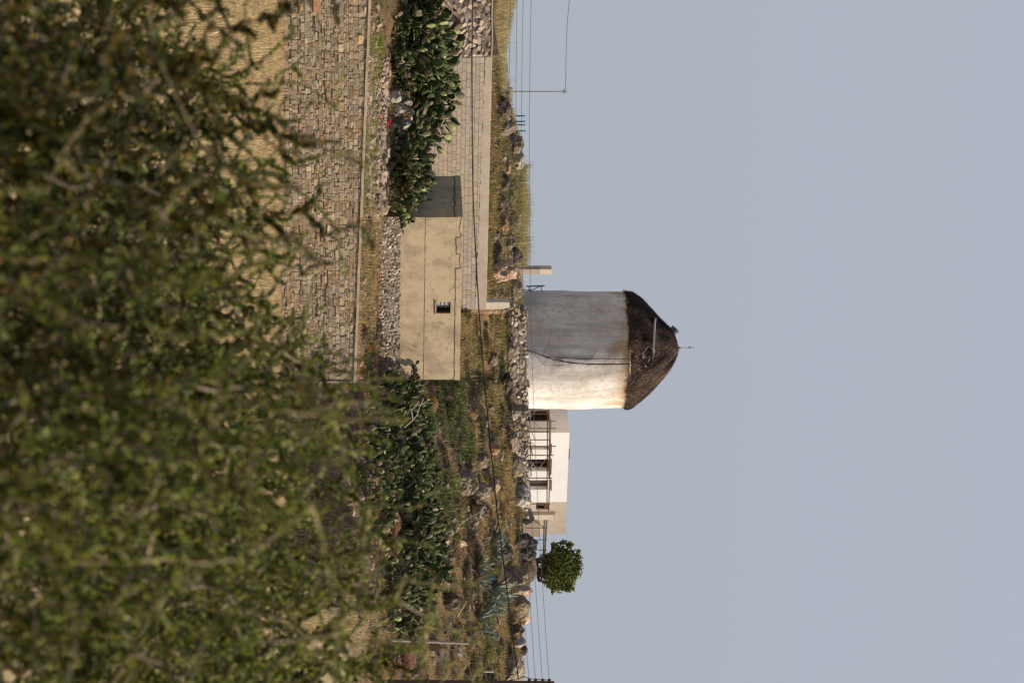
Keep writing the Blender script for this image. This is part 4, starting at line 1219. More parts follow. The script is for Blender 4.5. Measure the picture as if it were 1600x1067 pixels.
def opuntia(seed, R_, H, nb):
    rnd = random.Random(seed); mb = MB()
    def grow(p, up, yaw, lvl, L):
        # local frame
        z = up.normalized(); x = Vector((math.cos(yaw), math.sin(yaw), 0)); x = (x - z * x.dot(z)).normalized(); y = z.cross(x)
        M = np.array([tuple(x), tuple(y), tuple(z)])
        age = max(0, 1 - lvl / 6)
        r = rnd.random()
        c = np.array((.058, .074, .027)) * rnd.uniform(.6, 1.6)
        if r < .19: c = np.array((.30, .31, .13)) * rnd.uniform(.5, 1.3)
        elif r < .33: c = np.array((.26, .20, .13)) * rnd.uniform(.7, 1.1)
        elif lvl == 0: c = np.array((.16, .13, .09))
        mb.add((PADV * (L, L, L)) @ M + np.array(tuple(p)), PADF, c)
        if lvl >= 7 or p.z > (H - .35) * rnd.uniform(.6, 1.0): return
        k = rnd.choice([1, 2, 2, 3]) if lvl < 5 else rnd.choice([0, 1, 2])
        for _ in range(k):
            a = rnd.uniform(-1.0, 1.0); tip = p + z * (L * (.5 + .48 * math.cos(a))) + x * (L * .33 * math.sin(a))
            d = (z * math.cos(a * .8) + x * math.sin(a * .8) + Vector((rnd.gauss(0, .28), rnd.gauss(0, .28), rnd.uniform(0, .35)))).normalized()
            if d.z < -.1: d.z = .1
            grow(tip, d, yaw + rnd.uniform(-1.3, 1.3), lvl + 1, L * rnd.uniform(.8, 1.06) if L > .28 else .34)
    for _ in range(nb):
        a = rnd.uniform(0, 6.28); r = R_ * math.sqrt(rnd.random()) * .8
        p = Vector((r * math.cos(a), r * math.sin(a), -.08))
        out = Vector((math.cos(a), math.sin(a), 0)) * (r / R_) * .6
        grow(p, (Vector((0, 0, 1)) + out + Vector((rnd.gauss(0, .25), rnd.gauss(0, .25), 0))), rnd.uniform(0, 6.28), 0, rnd.uniform(.34, .46))
    return mb
OPV = []
for k, (R_, H, nb) in enumerate(((1.0, 1.9, 9), (.9, 1.35, 8), (1.15, .95, 9), (.7, .6, 5))):
    mb = opuntia(100 + k, R_, H, nb)
    OPV.append(mb)
protos = {}
def place_opuntia(kind, u, v, D, sc_, label, group):
    x = xu(u, D); p = Vector((x, D, gz(x, D))) if v is None else P(u, v, D)
    if kind not in protos:
        o = OPV[kind].build('prickly_pear', M_pad, smooth=True); protos[kind] = o
    else:
        o = protos[kind].copy(); COL.objects.link(o)
    o.location = p; o.rotation_euler = (0, 0, random.Random(u * 7 + (v or 3)).uniform(0, 6.28)); o.scale = (sc_, sc_, sc_ * random.Random(u).uniform(.9, 1.1))
    tag(o, label, 'prickly pear', group)
G1 = 'prickly pears in front of the block and rubble walls'
for kind, u, v, D, s, lab in (
    (1, 5, 585, 117, 1.0, 'low prickly pear at the top edge of the photo, just above the terrace wall'),
    (0, 25, 600, 119, 1.4, 'tall dark prickly pear before the rubble wall, at the top edge of the photo'),
    (0, 62, 603, 119.5, 1.35, 'tall prickly pear with pale pads below the square drain hole'),
    (1, 45, 588, 117, 1.0, 'spreading prickly pear with yellowish pads nearest the coping'),
    (1, 88, 590, 118, 1.05, 'prickly pear with pale yellow-green pads above the coping, below the drain hole'),
    (0, 108, 620, 122, 1.6, 'tallest prickly pear, its pads standing against the block wall start'),
    (1, 112, 592, 117.8, .9, 'small bright prickly pear next to the rock outcrop'),
    (0, 146, 635, 123, .9, 'dark prickly pear behind the rock outcrop'),
    (1, 180, 640, 123, .95, 'prickly pear leaning over the pale block wall above the outcrop'),
    (1, 222, 630, 122, .85, 'shaded prickly pear between the outcrop and the hut'),
    (3, 232, 606, 117.5, .9, 'small prickly pear at the foot of the outcrop'),
    (1, 240, 612, 118.5, 1.2, 'big dark prickly pear two clumps before the hut'),
    (1, 262, 606, 117.5, 1.1, 'dense prickly pear with broad dark pads beside the hut shade'),
    (1, 272, 622, 119.2, .8, 'dark prickly pear leaning on the shaded hut wall'),
    (1, 296, 604, 117.2, .95, 'prickly pear in front of the shaded side of the hut'),
    (3, 312, 610, 118.3, 1.0, 'last small prickly pear against the hut corner'),
    ): place_opuntia(kind, u, v, D, s, lab, G1)
G2 = 'prickly pears spreading down the slope past the hut'
for kind, u, v, D, s, lab in (
    (2, 610, 592, 111, .9, 'low prickly pear at the open corner of the hut plinth'),
    (2, 632, 607, 113, 1.0, 'prickly pear with dead grey stems just past the hut'),
    (2, 650, 622, 115, 1.1, 'broad prickly pear behind the curved grey pipe'),
    (1, 618, 632, 118, .8, 'prickly pear touching the sunlit end wall of the hut'),
    (2, 660, 652, 119, .95, 'prickly pear with bare stems below the green herb patch'),
    (2, 678, 600, 111, .95, 'dark prickly pear above the straw bank, past the grey pipe'),
    (2, 690, 630, 115, 1.1, 'wide prickly pear in the middle of the slope thicket'),
    (3, 700, 578, 108, 1.0, 'small pale prickly pear low down in the slope thicket'),
    (2, 712, 602, 111, 1.1, 'prickly pear with whitish pads low in the slope thicket'),
    (2, 728, 632, 115, 1.0, 'prickly pear below the broad half-buried boulder'),
    (2, 742, 586, 108, 1.0, 'glossy prickly pear nearest the foreground shrubs'),
    (2, 768, 604, 110.5, .9, 'prickly pear under the bright green bush'),
    (3, 790, 582, 107, 1.0, 'single pale prickly pear at the tip of the lower thicket'),
    (2, 792, 630, 113.5, 1.0, 'dark prickly pear above the reddish dry bank'),
    (2, 815, 648, 115, 1.1, 'prickly pear in deep shade over the reddish bank'),
    (2, 838, 642, 114, 1.1, 'large shaded prickly pear below the sandstone ledge'),
    (3, 848, 668, 119, 1.3, 'prickly pear growing right under the sandstone ledge'),
    (2, 866, 655, 116, 1.1, 'prickly pear with small pale pads before the agaves'),
    (2, 890, 632, 112.5, 1.0, 'bright-tipped prickly pear beside the earthy gully'),
    (2, 880, 680, 120, .9, 'highest prickly pear of the slope, next to the agaves'),
    (2, 918, 628, 111, 1.0, 'yellow-green prickly pear below the shaded hollow'),
    (2, 945, 618, 109.5, 1.0, 'prickly pear with pale round pads above the gully mouth'),
    (2, 968, 624, 110, .9, 'last dark prickly pear before the leaning post'),
    (3, 982, 605, 108, 1.0, 'small prickly pear at the foot of the leaning post'),
    (2, 640, 655, 119, .8, 'prickly pear squeezed between the hut end wall and the bare stems'),
    (2, 700, 655, 119, .95, 'upper prickly pear of the thicket, in line with the near corner of the white house'),
    (2, 728, 662, 120, .9, 'upper prickly pear of the thicket, in line with the middle of the scaffolding'),
    (2, 756, 650, 118, 1.0, 'prickly pear crowding the bright green bush'),
    (2, 803, 672, 121, .9, 'upper prickly pear in line with the rendered house pier'),
    (3, 828, 690, 124, 1.1, 'small prickly pear left of the sandstone ledge foot'),
    (2, 662, 578, 109, .8, 'low prickly pear at the lip of the straw bank, beyond the bent pipe'),
    (2, 905, 655, 117, .9, 'prickly pear under the grey boulder of the shaded hollow'),
    (2, 935, 645, 116, .9, 'prickly pear under the dark boulder of the shaded hollow'),
    (3, 862, 600, 109, 1.0, 'stray prickly pear on the reddish bank by the gully'),
    ):
    place_opuntia(kind, u, None, hit(u, v - 12, 100, 140).y, s, lab, G2)

# dead pale stems
def stems(label, paths, D):
    p0 = P(paths[0][0][0], paths[0][0][1], D); mb = MB()
    for pa in paths:
        pts = [P(u, v, D - .2 * i) - p0 for i, (u, v) in enumerate(pa)]
        mb.tube(pts, [.022 - .012 * i / len(pts) for i in range(len(pts))], 5, (.50, .44, .37))
    o = mb.build('fallen_branch', M_bark); o.location = p0; tag(o, label, 'dead branch')
stems('forked pale dead stems over the prickly pears past the hut', [[(668, 632), (656, 645), (648, 652), (638, 655), (622, 662)], [(656, 645), (640, 643), (634, 650), (628, 668)], [(652, 604), (643, 612), (640, 622), (636, 634)]], 113)
stems('thin pale broken branch lying beside the grey boulders', [[(832, 712), (820, 718), (812, 728), (806, 738), (800, 750)]], 124)
stems('single pale stick in the shaded hollow', [[(962, 715), (955, 720), (948, 724), (938, 730)]], 121)

# ------------------------------------------------------------------ agaves
def agave(seed, dead=False, n=30):
    rnd = random.Random(seed); mb = MB()
    for i in range(n):
        t = i / n; a = i * 2.4; el = R(8) + R(72) * t + rnd.uniform(-.1, .1)
        L = rnd.uniform(.75, 1.15) * (1 - .25 * t); w = .05
        if dead: el = rnd.uniform(-.15, .9); L *= .8; w = .03
        d = Vector((math.cos(a), math.sin(a), 0)); side = Vector((-math.sin(a), math.cos(a), 0))
        V = []; Fc = []; K = 6
        curl = rnd.uniform(.1, .6) if not dead else rnd.uniform(.5, 1.6)
        p = d * .05; e_ = el
        for k in range(K + 1):
            s = k / K; ww = w * (1 - s) ** .6 * (1 if s > .15 else .8) + .002
            up = Vector((0, 0, 1)) * math.cos(e_) - d * math.sin(e_)
            V += [tuple(p - side * ww + up * ww * .5), tuple(p), tuple(p + side * ww + up * ww * .5)]
            p = p + (d * math.cos(e_) + Vector((0, 0, math.sin(e_)))) * (L / K); e_ -= curl / K
        for k in range(K):
            a_ = k * 3; Fc += [(a_, a_ + 1, a_ + 4, a_ + 3), (a_ + 1, a_ + 2, a_ + 5, a_ + 4)]
        c = np.array((.30, .345, .27)) * rnd.uniform(.6, 1.3) if not dead else np.array((.40, .34, .28)) * rnd.uniform(.6, 1.2)
        mb.add(V, Fc, c)
    return mb
AG = [agave(300), agave(301), agave(302, True, 34)]
ag_p = {}
for kind, u, v, s, lab in (
    (0, 838, 780, .75, 'small agave under the dark skyline rock, next to the sandstone ledge'), (1, 852, 772, .95, 'grey-green agave with leaves reaching to the skyline stones'), (0, 868, 776, .9, 'agave between the sandstone ledge and the blue scrap'),
    (1, 884, 752, .9, 'dark agave in shade next to the blue scrap'), (0, 905, 752, .9, 'agave with drooping leaves right beside the blue scrap'), (1, 918, 778, 1.05, 'bright silvery agave with long curved leaves, above the hollow'),
    (0, 932, 786, 1.0, 'agave pressed against the rough grey twin boulder'), (1, 945, 772, 1.0, 'dense blue-green agave in the middle of the row'), (0, 956, 760, 1.0, 'agave with stiff straight leaves over the dark hollow'), (1, 966, 752, .95, 'lowest agave of the row, rosette facing the camera'),
    (0, 985, 758, .7, 'small agave beyond the long row, above the leaning post'), (1, 993, 770, .6, 'smallest agave near the skyline above the leaning post')):
    p = hit(u, v - 8, 105, 146)
    o = ag_p.get(kind)
    if o is None: o = AG[kind].build('agave', M_pad, smooth=True); ag_p[kind] = o
    else: o = o.copy(); COL.objects.link(o)
    o.location = p + Vector((0, 0, -.02)); s *= 1.4; o.scale = (s, s, s); o.rotation_euler = (R(14), 0, u * 1.7)
    tag(o, lab, 'agave', 'agaves along the top of the slope')
for u, v, s, lab in ((985, 700, 1.0, 'dried grey agave behind the leaning post'), (1012, 712, .9, 'withered pale agave between the leaning post and the power pole'), (1030, 690, .9, 'flattened dead agave near the power pole')):
    p = hit(u, v - 5, 104, 146)
    o = ag_p.get(2)
    if o is None: o = AG[2].build('dead_agave', M_grass); ag_p[2] = o
    else: o = o.copy(); COL.objects.link(o)
    o.location = p; o.scale = (s, s, s); o.rotation_euler = (0, 0, u); tag(o, lab, 'agave', 'dead agaves')

# ------------------------------------------------------------------ grass and ground cover
def blades(mb, X, Y, n_per, Lmin, Lmax, w, cols, seed, spread=.12, lean=.5):
    rs = np.random.RandomState(seed)
    X = np.repeat(X, n_per); Y = np.repeat(Y, n_per); N = len(X)
    X = X + rs.normal(0, spread, N); Y = Y + rs.normal(0, spread, N); Z = hz(X, Y) - .02
    a = rs.rand(N) * 6.283; L = rs.uniform(Lmin, Lmax, N) * (.35 + 1.3 * fbm(X + 7, Y, 1.1, 3)); ln = np.abs(rs.normal(0, lean, N))
    d = np.stack([np.cos(a), np.sin(a), np.zeros(N)], 1); sd = np.stack([-np.sin(a + rs.rand(N)), np.cos(a + rs.rand(N)), np.zeros(N)], 1)
    up = np.array([0, 0, 1.0]); p0 = np.stack([X, Y, Z], 1)
    m = p0 + up * (L * .55)[:, None] + d * (L * ln * .25)[:, None]
    t = p0 + up * (L * (1 - .3 * np.minimum(ln, 1.5)))[:, None] + d * (L * ln)[:, None]
    ww = (w * rs.uniform(.6, 1.3, N))[:, None]
    V = np.stack([p0 - sd * ww, p0 + sd * ww, m + sd * ww * .8, m - sd * ww * .8, t], 1).reshape(-1, 3)
    i = np.arange(N)[:, None] * 5
    Q = i + np.array([[0, 1, 2, 3]]); T = i + np.array([[3, 2, 4]])
    cols = np.array(cols); c = cols[rs.randint(0, len(cols), N)] * rs.uniform(.7, 1.3, N)[:, None]
    C = np.repeat(c, 5, 0)
    n0 = mb.n
    mb.V.append(V); mb.L.append(Q.reshape(-1) + n0); mb.S.append(np.full(N, 4)); mb.L.append(T.reshape(-1) + n0); mb.S.append(np.full(N, 3)); mb.C.append(C); mb.n += len(V)

def scatter(ua, ub, da, db, n, seed, keep=None):
    rs = np.random.RandomState(seed); D = rs.uniform(da, db, n); u = rs.uniform(ua, ub, n)
    X = (u - U0) / F * D
    ok = np.ones(n, bool)
    if keep is not None: ok &= keep(u, D, X)
    return X[ok], D[ok]
LWD = np.vectorize(LW.D); LBD = np.vectorize(LB.D); LHD = np.vectorize(LH.D)
DRY = [(.50, .35, .15), (.40, .27, .11), (.58, .43, .21), (.26, .17, .08)]
BRN = [(.33, .18, .08), (.44, .22, .09), (.22, .13, .07), (.42, .28, .13)]
GRN = [(.14, .16, .04), (.19, .20, .05), (.09, .11, .035), (.28, .26, .08)]
def slope_ok(u, D, X):
    w = LWD(u); b = LBD(u); h = LHD(u)
    left = (u < 596) & (D > w + .7) & ~((u < 484) & (np.abs(D - b) < .7)) & ~((u > 325) & (u < 602) & (D > h - .5) & (D < h + 4.6))
    return (left | (u >= 600)) & ~((X - MC.x) ** 2 + (D - MC.y) ** 2 < 3.3 ** 2)
def grass():
    mb = MB()
    X, Y = scatter(-30, 1100, 100, 147.5, 15000, 1, lambda u, D, X: slope_ok(u, D, X) & (fbm(X, D, 3.0) > .42))
    blades(mb, X, Y, 6, .10, .34, .011, DRY, 11)
    X, Y = scatter(-30, 1100, 100, 147.5, 11000, 2, lambda u, D, X: slope_ok(u, D, X) & (fbm(X + 40, D, 2.2) > .50))
    blades(mb, X, Y, 7, .08, .26, .012, BRN, 12, .14, .8)
    # tall dry grass on the crest beyond the block wall, and the bank at the top edge of the photo
    X, Y = scatter(262, 410, 140, 147.0, 900, 3, lambda u, D, X: fbm(X, D, 1.5) > .42); blades(mb, X, Y, 14, .35, .85, .011, [(.50, .41, .19), (.40, .34, .14), (.58, .47, .25), (.26, .23, .08)], 13, .16, .35)
    X, Y = scatter(-20, 135, 131, 140, 1000, 4); blades(mb, X, Y, 10, .2, .55, .011, [(.58, .46, .24), (.50, .38, .2), (.42, .36, .16)], 14, .16, .4)
    X, Y = scatter(440, 640, 141.5, 145, 500, 5); blades(mb, X, Y, 9, .12, .4, .01, GRN + DRY, 15)
    X, Y = scatter(600, 1067, 138, 144, 900, 6); blades(mb, X, Y, 9, .15, .45, .011, GRN + DRY + DRY, 16)
    # thin stalks against the sky
    X, Y = scatter(60, 130, 143, 146, 14, 7); blades(mb, X, Y, 2, .6, 1.1, .006, [(.3, .27, .22)], 17, .1, .2)
    tag(mb.build('dry_grass', M_grass), 'dry golden and brown grass over the hillside', 'grass', kind='stuff')
    mb = MB()
    X, Y = scatter(-30, 1100, 101, 146, 12000, 21, lambda u, D, X: slope_ok(u, D, X) & (fbm(X + 90, D + 20, 2.6) > .56)); blades(mb, X, Y, 7, .08, .26, .016, GRN, 22, .12, .7)
    # vivid green strips: under the windmill and right of the hut, beside the coping
    X, Y = scatter(596, 720, 121, 133, 2600, 23, lambda u, D, X: fbm(X, D, 1.3) > .50); blades(mb, X, Y, 10, .1, .34, .02, [(.11, .15, .04), (.16, .20, .055), (.07, .10, .03), (.32, .31, .17), (.26, .19, .1)], 24, .14, .7)
    X, Y = scatter(735, 800, 112, 128, 900, 25, lambda u, D, X: fbm(X, D, 1.4) > .45); blades(mb, X, Y, 10, .1, .34, .02, [(.14, .19, .045), (.19, .23, .06), (.09, .12, .035), (.24, .2, .1)], 26, .14, .7)
    X, Y = scatter(60, 335, 104.5, 113, 1100, 27, lambda u, D, X: (fbm(X, D, 1.2) > .52) & slope_ok(u, D, X)); blades(mb, X, Y, 9, .12, .4, .013, [(.25, .27, .06), (.33, .32, .08), (.17, .19, .05)], 28, .1, .4)
    X, Y = scatter(90, 480, 128, 142, 2600, 29, lambda u, D, X: (D > LBD(u) + .6) & (fbm(X + 9, D, 1.4) > .44)); blades(mb, X, Y, 8, .15, .42, .012, [(.19, .18, .055), (.30, .26, .09), (.11, .11, .035), (.36, .28, .12), (.22, .14, .07)], 30, .12, .4)
    tag(mb.build('green_grass', M_grass), 'green herbs and low weeds between the stones', 'ground cover', kind='stuff')
    mb = MB()
    rs = np.random.RandomState(5); n = 26000; D = 30 + 74 * np.sqrt(rs.rand(n)); u = rs.uniform(-60, 1000, n); X = (u - U0) / F * D
    ok = (D < LWD(u) - .15) | (u > 596); X, D = X[ok], D[ok]
    blades(mb, X, D, 4, .12, .38, .011, [(.56, .43, .22), (.64, .50, .28), (.46, .33, .17)], 31, .15, .5)
    tag(mb.build('straw_field_grass', M_grass), 'golden dry stubble in the field below the terrace wall', 'grass', kind='stuff')
grass()

# rounded dry cushions and leafy bushes on the hill ---------------------
def bush_leaves(mb, N, rad, rs, size, cols, hollow=.55, zf=.8, zmin=-.1):
    d = rs.normal(0, 1, (N, 3)); d /= np.linalg.norm(d, axis=1)[:, None]; d[:, 2] = np.abs(d[:, 2]) * 1.0 + zmin
    lump = 1 + .25 * np.array([mnoise.noise(Vector(v) * 2.3 + Vector((rad * 9, 0, 0))) for v in d])
    r = (hollow + (1 - hollow) * rs.rand(N) ** .6) * rad * lump
    c = d * r[:, None] * np.array([1, 1, zf])
    a = rs.normal(0, 1, (N, 3)) + d * .8; a /= np.linalg.norm(a, axis=1)[:, None]
    b = np.cross(a, rs.normal(0, 1, (N, 3))); b /= np.linalg.norm(b, axis=1)[:, None]
    s = size * rs.uniform(.6, 1.4, N)
    V = np.stack([c, c + (a * .5 + b * .28) * s[:, None], c + a * s[:, None], c + (a * .5 - b * .28) * s[:, None]], 1).reshape(-1, 3)
    Q = np.arange(N * 4).reshape(-1, 4)
    cols = np.array(cols); cc = cols[rs.randint(0, len(cols), N)] * rs.uniform(.7, 1.3, N)[:, None]
    mb.add_many(V, Q, np.repeat(cc, 4, 0))
bushes = [  # u, v, radius m, palette, leaf, label
    (632, 672, .42, [(.50, .28, .10), (.58, .36, .14), (.36, .22, .1)], .06, 'round rusty orange cushion shrub at the open corner of the hut'),
    (640, 700, .5, GRN, .07, 'green bush above the rusty orange cushion'),
    (780, 640, .6, [(.17, .25, .05), (.22, .3, .07)], .08, 'bright green bush above the middle of the thicket'),
    (745, 556, .5, [(.14, .18, .05), (.2, .22, .07)], .07, 'dark green low bush beside the straw bank'),
    (960, 668, .55, [(.36, .34, .14), (.44, .4, .18), (.26, .24, .1)], .06, 'olive-yellow bush above the last prickly pears'),
    (1030, 630, .6, [(.48, .26, .16), (.56, .34, .22), (.38, .2, .12)], .06, 'reddish dry shrub near the power pole'),
    (1045, 612, .5, [(.48, .28, .17), (.55, .36, .24)], .06, 'lower reddish dry shrub near the power pole'),
    (820, 606, .6, [(.44, .25, .13), (.5, .32, .17), (.32, .18, .1)], .06, 'reddish-brown cushion on the bank below the shaded prickly pears'),
    (850, 612, .55, [(.42, .25, .13), (.48, .3, .16), (.36, .3, .12)], .06, 'second reddish-brown cushion, nearer the gully'),
    (1020, 760, .55, [(.33, .31, .1), (.25, .26, .09), (.42, .36, .16)], .06, 'yellow-green bush between the agaves and the power pole'),
    (1040, 740, .5, [(.3, .29, .1), (.38, .33, .14)], .06, 'olive bush next to the small white post stump'),
    (430, 800, .5, [(.45, .36, .22), (.36, .28, .17)], .06, 'dry brown cushion draped over the sandstone boulder'),
    (888, 822, .75, [(.40, .31, .20), (.46, .37, .25), (.33, .27, .17)], .07, 'dry grey-brown bush under the tree'),
    (905, 815, .65, [(.46, .36, .24), (.38, .3, .19)], .06, 'dry tan bush at the lower side of the tree trunk'),
    (348, 800, .55, [(.45, .4, .2), (.52, .45, .24)], .07, 'dense yellow grass cushion in the middle of the crest'),
    (305, 795, .5, [(.4, .38, .16), (.48, .43, .2)], .07, 'green-yellow cushion at the near end of the crest grass'),
    (655, 574, .45, [(.42, .33, .2), (.36, .27, .16)], .05, 'dull brown cushion under the curved grey pipe'),
    (350, 570, .4, [(.2, .13, .1), (.28, .19, .13)], .05, 'dark maroon cushion between the coping and the hut plinth'),
    (375, 566, .35, [(.2, .2, .08), (.26, .24, .1)], .05, 'small olive cushion between the coping and the hut plinth'),
    (520, 566, .35, [(.22, .16, .12), (.3, .2, .14)], .05, 'brown cushion on the ledge below the hut window'),
]
for i, (u, v, r, pal, lf, lab) in enumerate(bushes):
    p = hit(u, v, LW.D(u) + .8 if u < 596 else 100, 147) if not 885 < u < 910 else P(u, v, 146.6)
    mb = MB(); rs = np.random.RandomState(700 + i); bush_leaves(mb, int(2600 * r / .5), r, rs, lf * 1.1, pal)
    o = mb.build('low_bush', M_leaf); o.location = p; o.rotation_euler = (0, 0, i)
    tag(o, lab, 'bush', 'low bushes on the hillside')

def scrub():
    rnd = random.Random(99); rs = np.random.RandomState(99); mb = MB()
    pals = [[(.07, .085, .03), (.11, .12, .04)], [(.20, .12, .06), (.28, .17, .08), (.13, .09, .05)], [(.40, .30, .15), (.30, .22, .11)], [(.16, .14, .06), (.24, .20, .09)], [(.09, .07, .05), (.14, .11, .08)]]
    zones = [(600, 1067, 706, 812, 210, .18, .5), (95, 470, 772, 812, 90, .15, .38), (486, 600, 722, 800, 60, .15, .4), (600, 1067, 575, 700, 110, .15, .45), (335, 600, 562, 590, 40, .08, .2), (0, 330, 572, 600, 40, .08, .2)]
    for ua, ub, va, vb, n, r0, r1 in zones:
        for _ in range(n):
            u, v = rnd.uniform(ua, ub), rnd.uniform(va, vb); p = hit(u, v, LW.D(u) + .7 if u < 596 else 100, 147)
            if p.y > 146.4: continue
            r = rnd.uniform(r0, r1); k = mb.n
            bush_leaves(mb, int(420 * (r / .35) ** 1.6), r, rs, .075, rnd.choice(pals), .3, rnd.uniform(.6, 1.0))
            mb.V[-1] = mb.V[-1] + np.array([p.x, p.y, p.z - .04])
    tag(mb.build('hillside_scrub', M_leaf), 'tangled low dry scrub covering the slope between the rocks', 'scrub', kind='stuff')
scrub()

# ------------------------------------------------------------------ skeleton-based plants (tree, foreground shrubs)
def skeleton(rs, tips, base, stems, up_w=.7):
    """greedy branching: every tip is joined to the nearest part of the plant already there"""
    nodes = [np.array(b, float) for b in base]; parent = [-1] * len(nodes)
    for s in stems:
        a = int(s[0]); prev = a
        for q in s[1]: nodes.append(np.array(q, float)); parent.append(prev); prev = len(nodes) - 1
    cap = len(nodes) + len(tips) * 12
    arr = np.zeros((cap, 3)); arr[:len(nodes)] = nodes; n = len(nodes); parent = parent + [0] * (cap - n)
    tipidx = []
    b0 = np.mean(base, 0)
    order = np.argsort(np.linalg.norm(tips - b0, axis=1))
    for t in tips[order]:
        dv = t - arr[:n]; d = np.linalg.norm(dv, axis=1)
        # prefer joints that lie below and inwards
        cost = d + up_w * np.maximum(0, arr[:n, 2] - t[2] + .03)
        k = int(np.argmin(cost)); seg = max(2, int(d[k] / .07)); seg = min(seg, 7)
        prev = k; a = arr[k].copy(); sag = rs.normal(0, .10, 3) * d[k]
        for j in range(1, seg + 1):
            f = j / seg; arr[n] = a + (t - a) * f + sag * math.sin(math.pi * f) + (rs.normal(0, .004, 3) if j < seg else 0)
            parent[n] = prev; prev = n; n += 1
        tipidx.append(prev)
    return arr[:n], np.array(parent[:n]), tipidx

def skin(mb, arr, parent, tips, r_tip, r_max, col, expo=.42, sides=5):
    n = len(arr); load = np.zeros(n); 
    for t in tips: load[t] += 1
    for i in range(n - 1, -1, -1):
        if parent[i] >= 0: load[parent[i]] += load[i]
    rad = np.minimum(r_max, r_tip * np.maximum(load, 1) ** expo)
    V = []; Q = []; m = 0
    idx = [i for i in range(n) if parent[i] >= 0]
    a = arr[parent[idx]]; b = arr[idx]; ra = rad[parent[idx]]; rb = rad[idx]; ra = np.minimum(ra, rb * 1.35)
    t = b - a; L = np.linalg.norm(t, axis=1)[:, None]; t = t / np.maximum(L, 1e-6)
    h = np.tile([.31, .17, .93], (len(t), 1)); x = np.cross(t, h); x /= np.maximum(np.linalg.norm(x, axis=1)[:, None], 1e-5); y = np.cross(t, x)
    rings = []
    for (c, r) in ((a - t * .0, ra), (b, rb)):
        for k in range(sides):
            q = 2 * math.pi * k / sides; rings.append(c + (x * math.cos(q) + y * math.sin(q)) * r[:, None])
    V = np.stack(rings, 1).reshape(-1, 3); N = len(idx)
    base = np.arange(N)[:, None] * (2 * sides)
    Qs = np.concatenate([base + np.array([[k, (k + 1) % sides, sides + (k + 1) % sides, sides + k]]) for k in range(sides)])
    C = np.tile(np.array(col), (len(V), 1))
    mb.add_many(V, Qs, C)

def leaves_on(mb, arr, parent, tips, rs, per, size, wid, pal, back=4, droop=0, spread=.6, fold=.25):
    segs = []
    for t in tips:
        i = t
        for _ in range(back):
            if parent[i] < 0: break
            segs.append((parent[i], i)); i = parent[i]
    segs = np.array(segs); k = rs.randint(0, len(segs), per * len(tips)); f = rs.rand(len(k))[:, None]
    a = arr[segs[k, 0]]; b = arr[segs[k, 1]]; p = a + (b - a) * f; t = b - a; t /= np.maximum(np.linalg.norm(t, axis=1)[:, None], 1e-6)
    o = rs.normal(0, 1, p.shape); o -= t * np.sum(o * t, 1)[:, None]; o /= np.linalg.norm(o, axis=1)[:, None]
    d = t * rs.uniform(.25, .9, (len(k), 1)) + o * spread + np.array([0, 0, .25]); d /= np.linalg.norm(d, axis=1)[:, None]
    s = np.cross(d, rs.normal(0, 1, p.shape)); s /= np.linalg.norm(s, axis=1)[:, None]; nn = np.cross(d, s)
    L = (size * rs.uniform(.6, 1.3, len(k)))[:, None]; W = L * wid
    V = np.stack([p, p + d * L * .35 + s * W * .5 + nn * W * fold, p + d * L * .75 + s * W * .42 + nn * W * fold, p + d * L, p + d * L * .75 - s * W * .42 + nn * W * fold, p + d * L * .35 - s * W * .5 + nn * W * fold], 1).reshape(-1, 3)
    N = len(k); base = np.arange(N)[:, None] * 6
    Q = np.concatenate([base + np.array([[0, 1, 2, 3]]), base + np.array([[0, 3, 4, 5]])])
    pal = np.array(pal); c = pal[rs.randint(0, len(pal), N)] * rs.uniform(.7, 1.3, N)[:, None]
    # neighbouring leaves share a hue
    g = np.array([mnoise.noise(Vector(q) * 3.0) for q in p[::1]])[:, None]
    c = c * (1 + .5 * g)
    mb.add_many(V, Q, np.repeat(c, 6, 0))

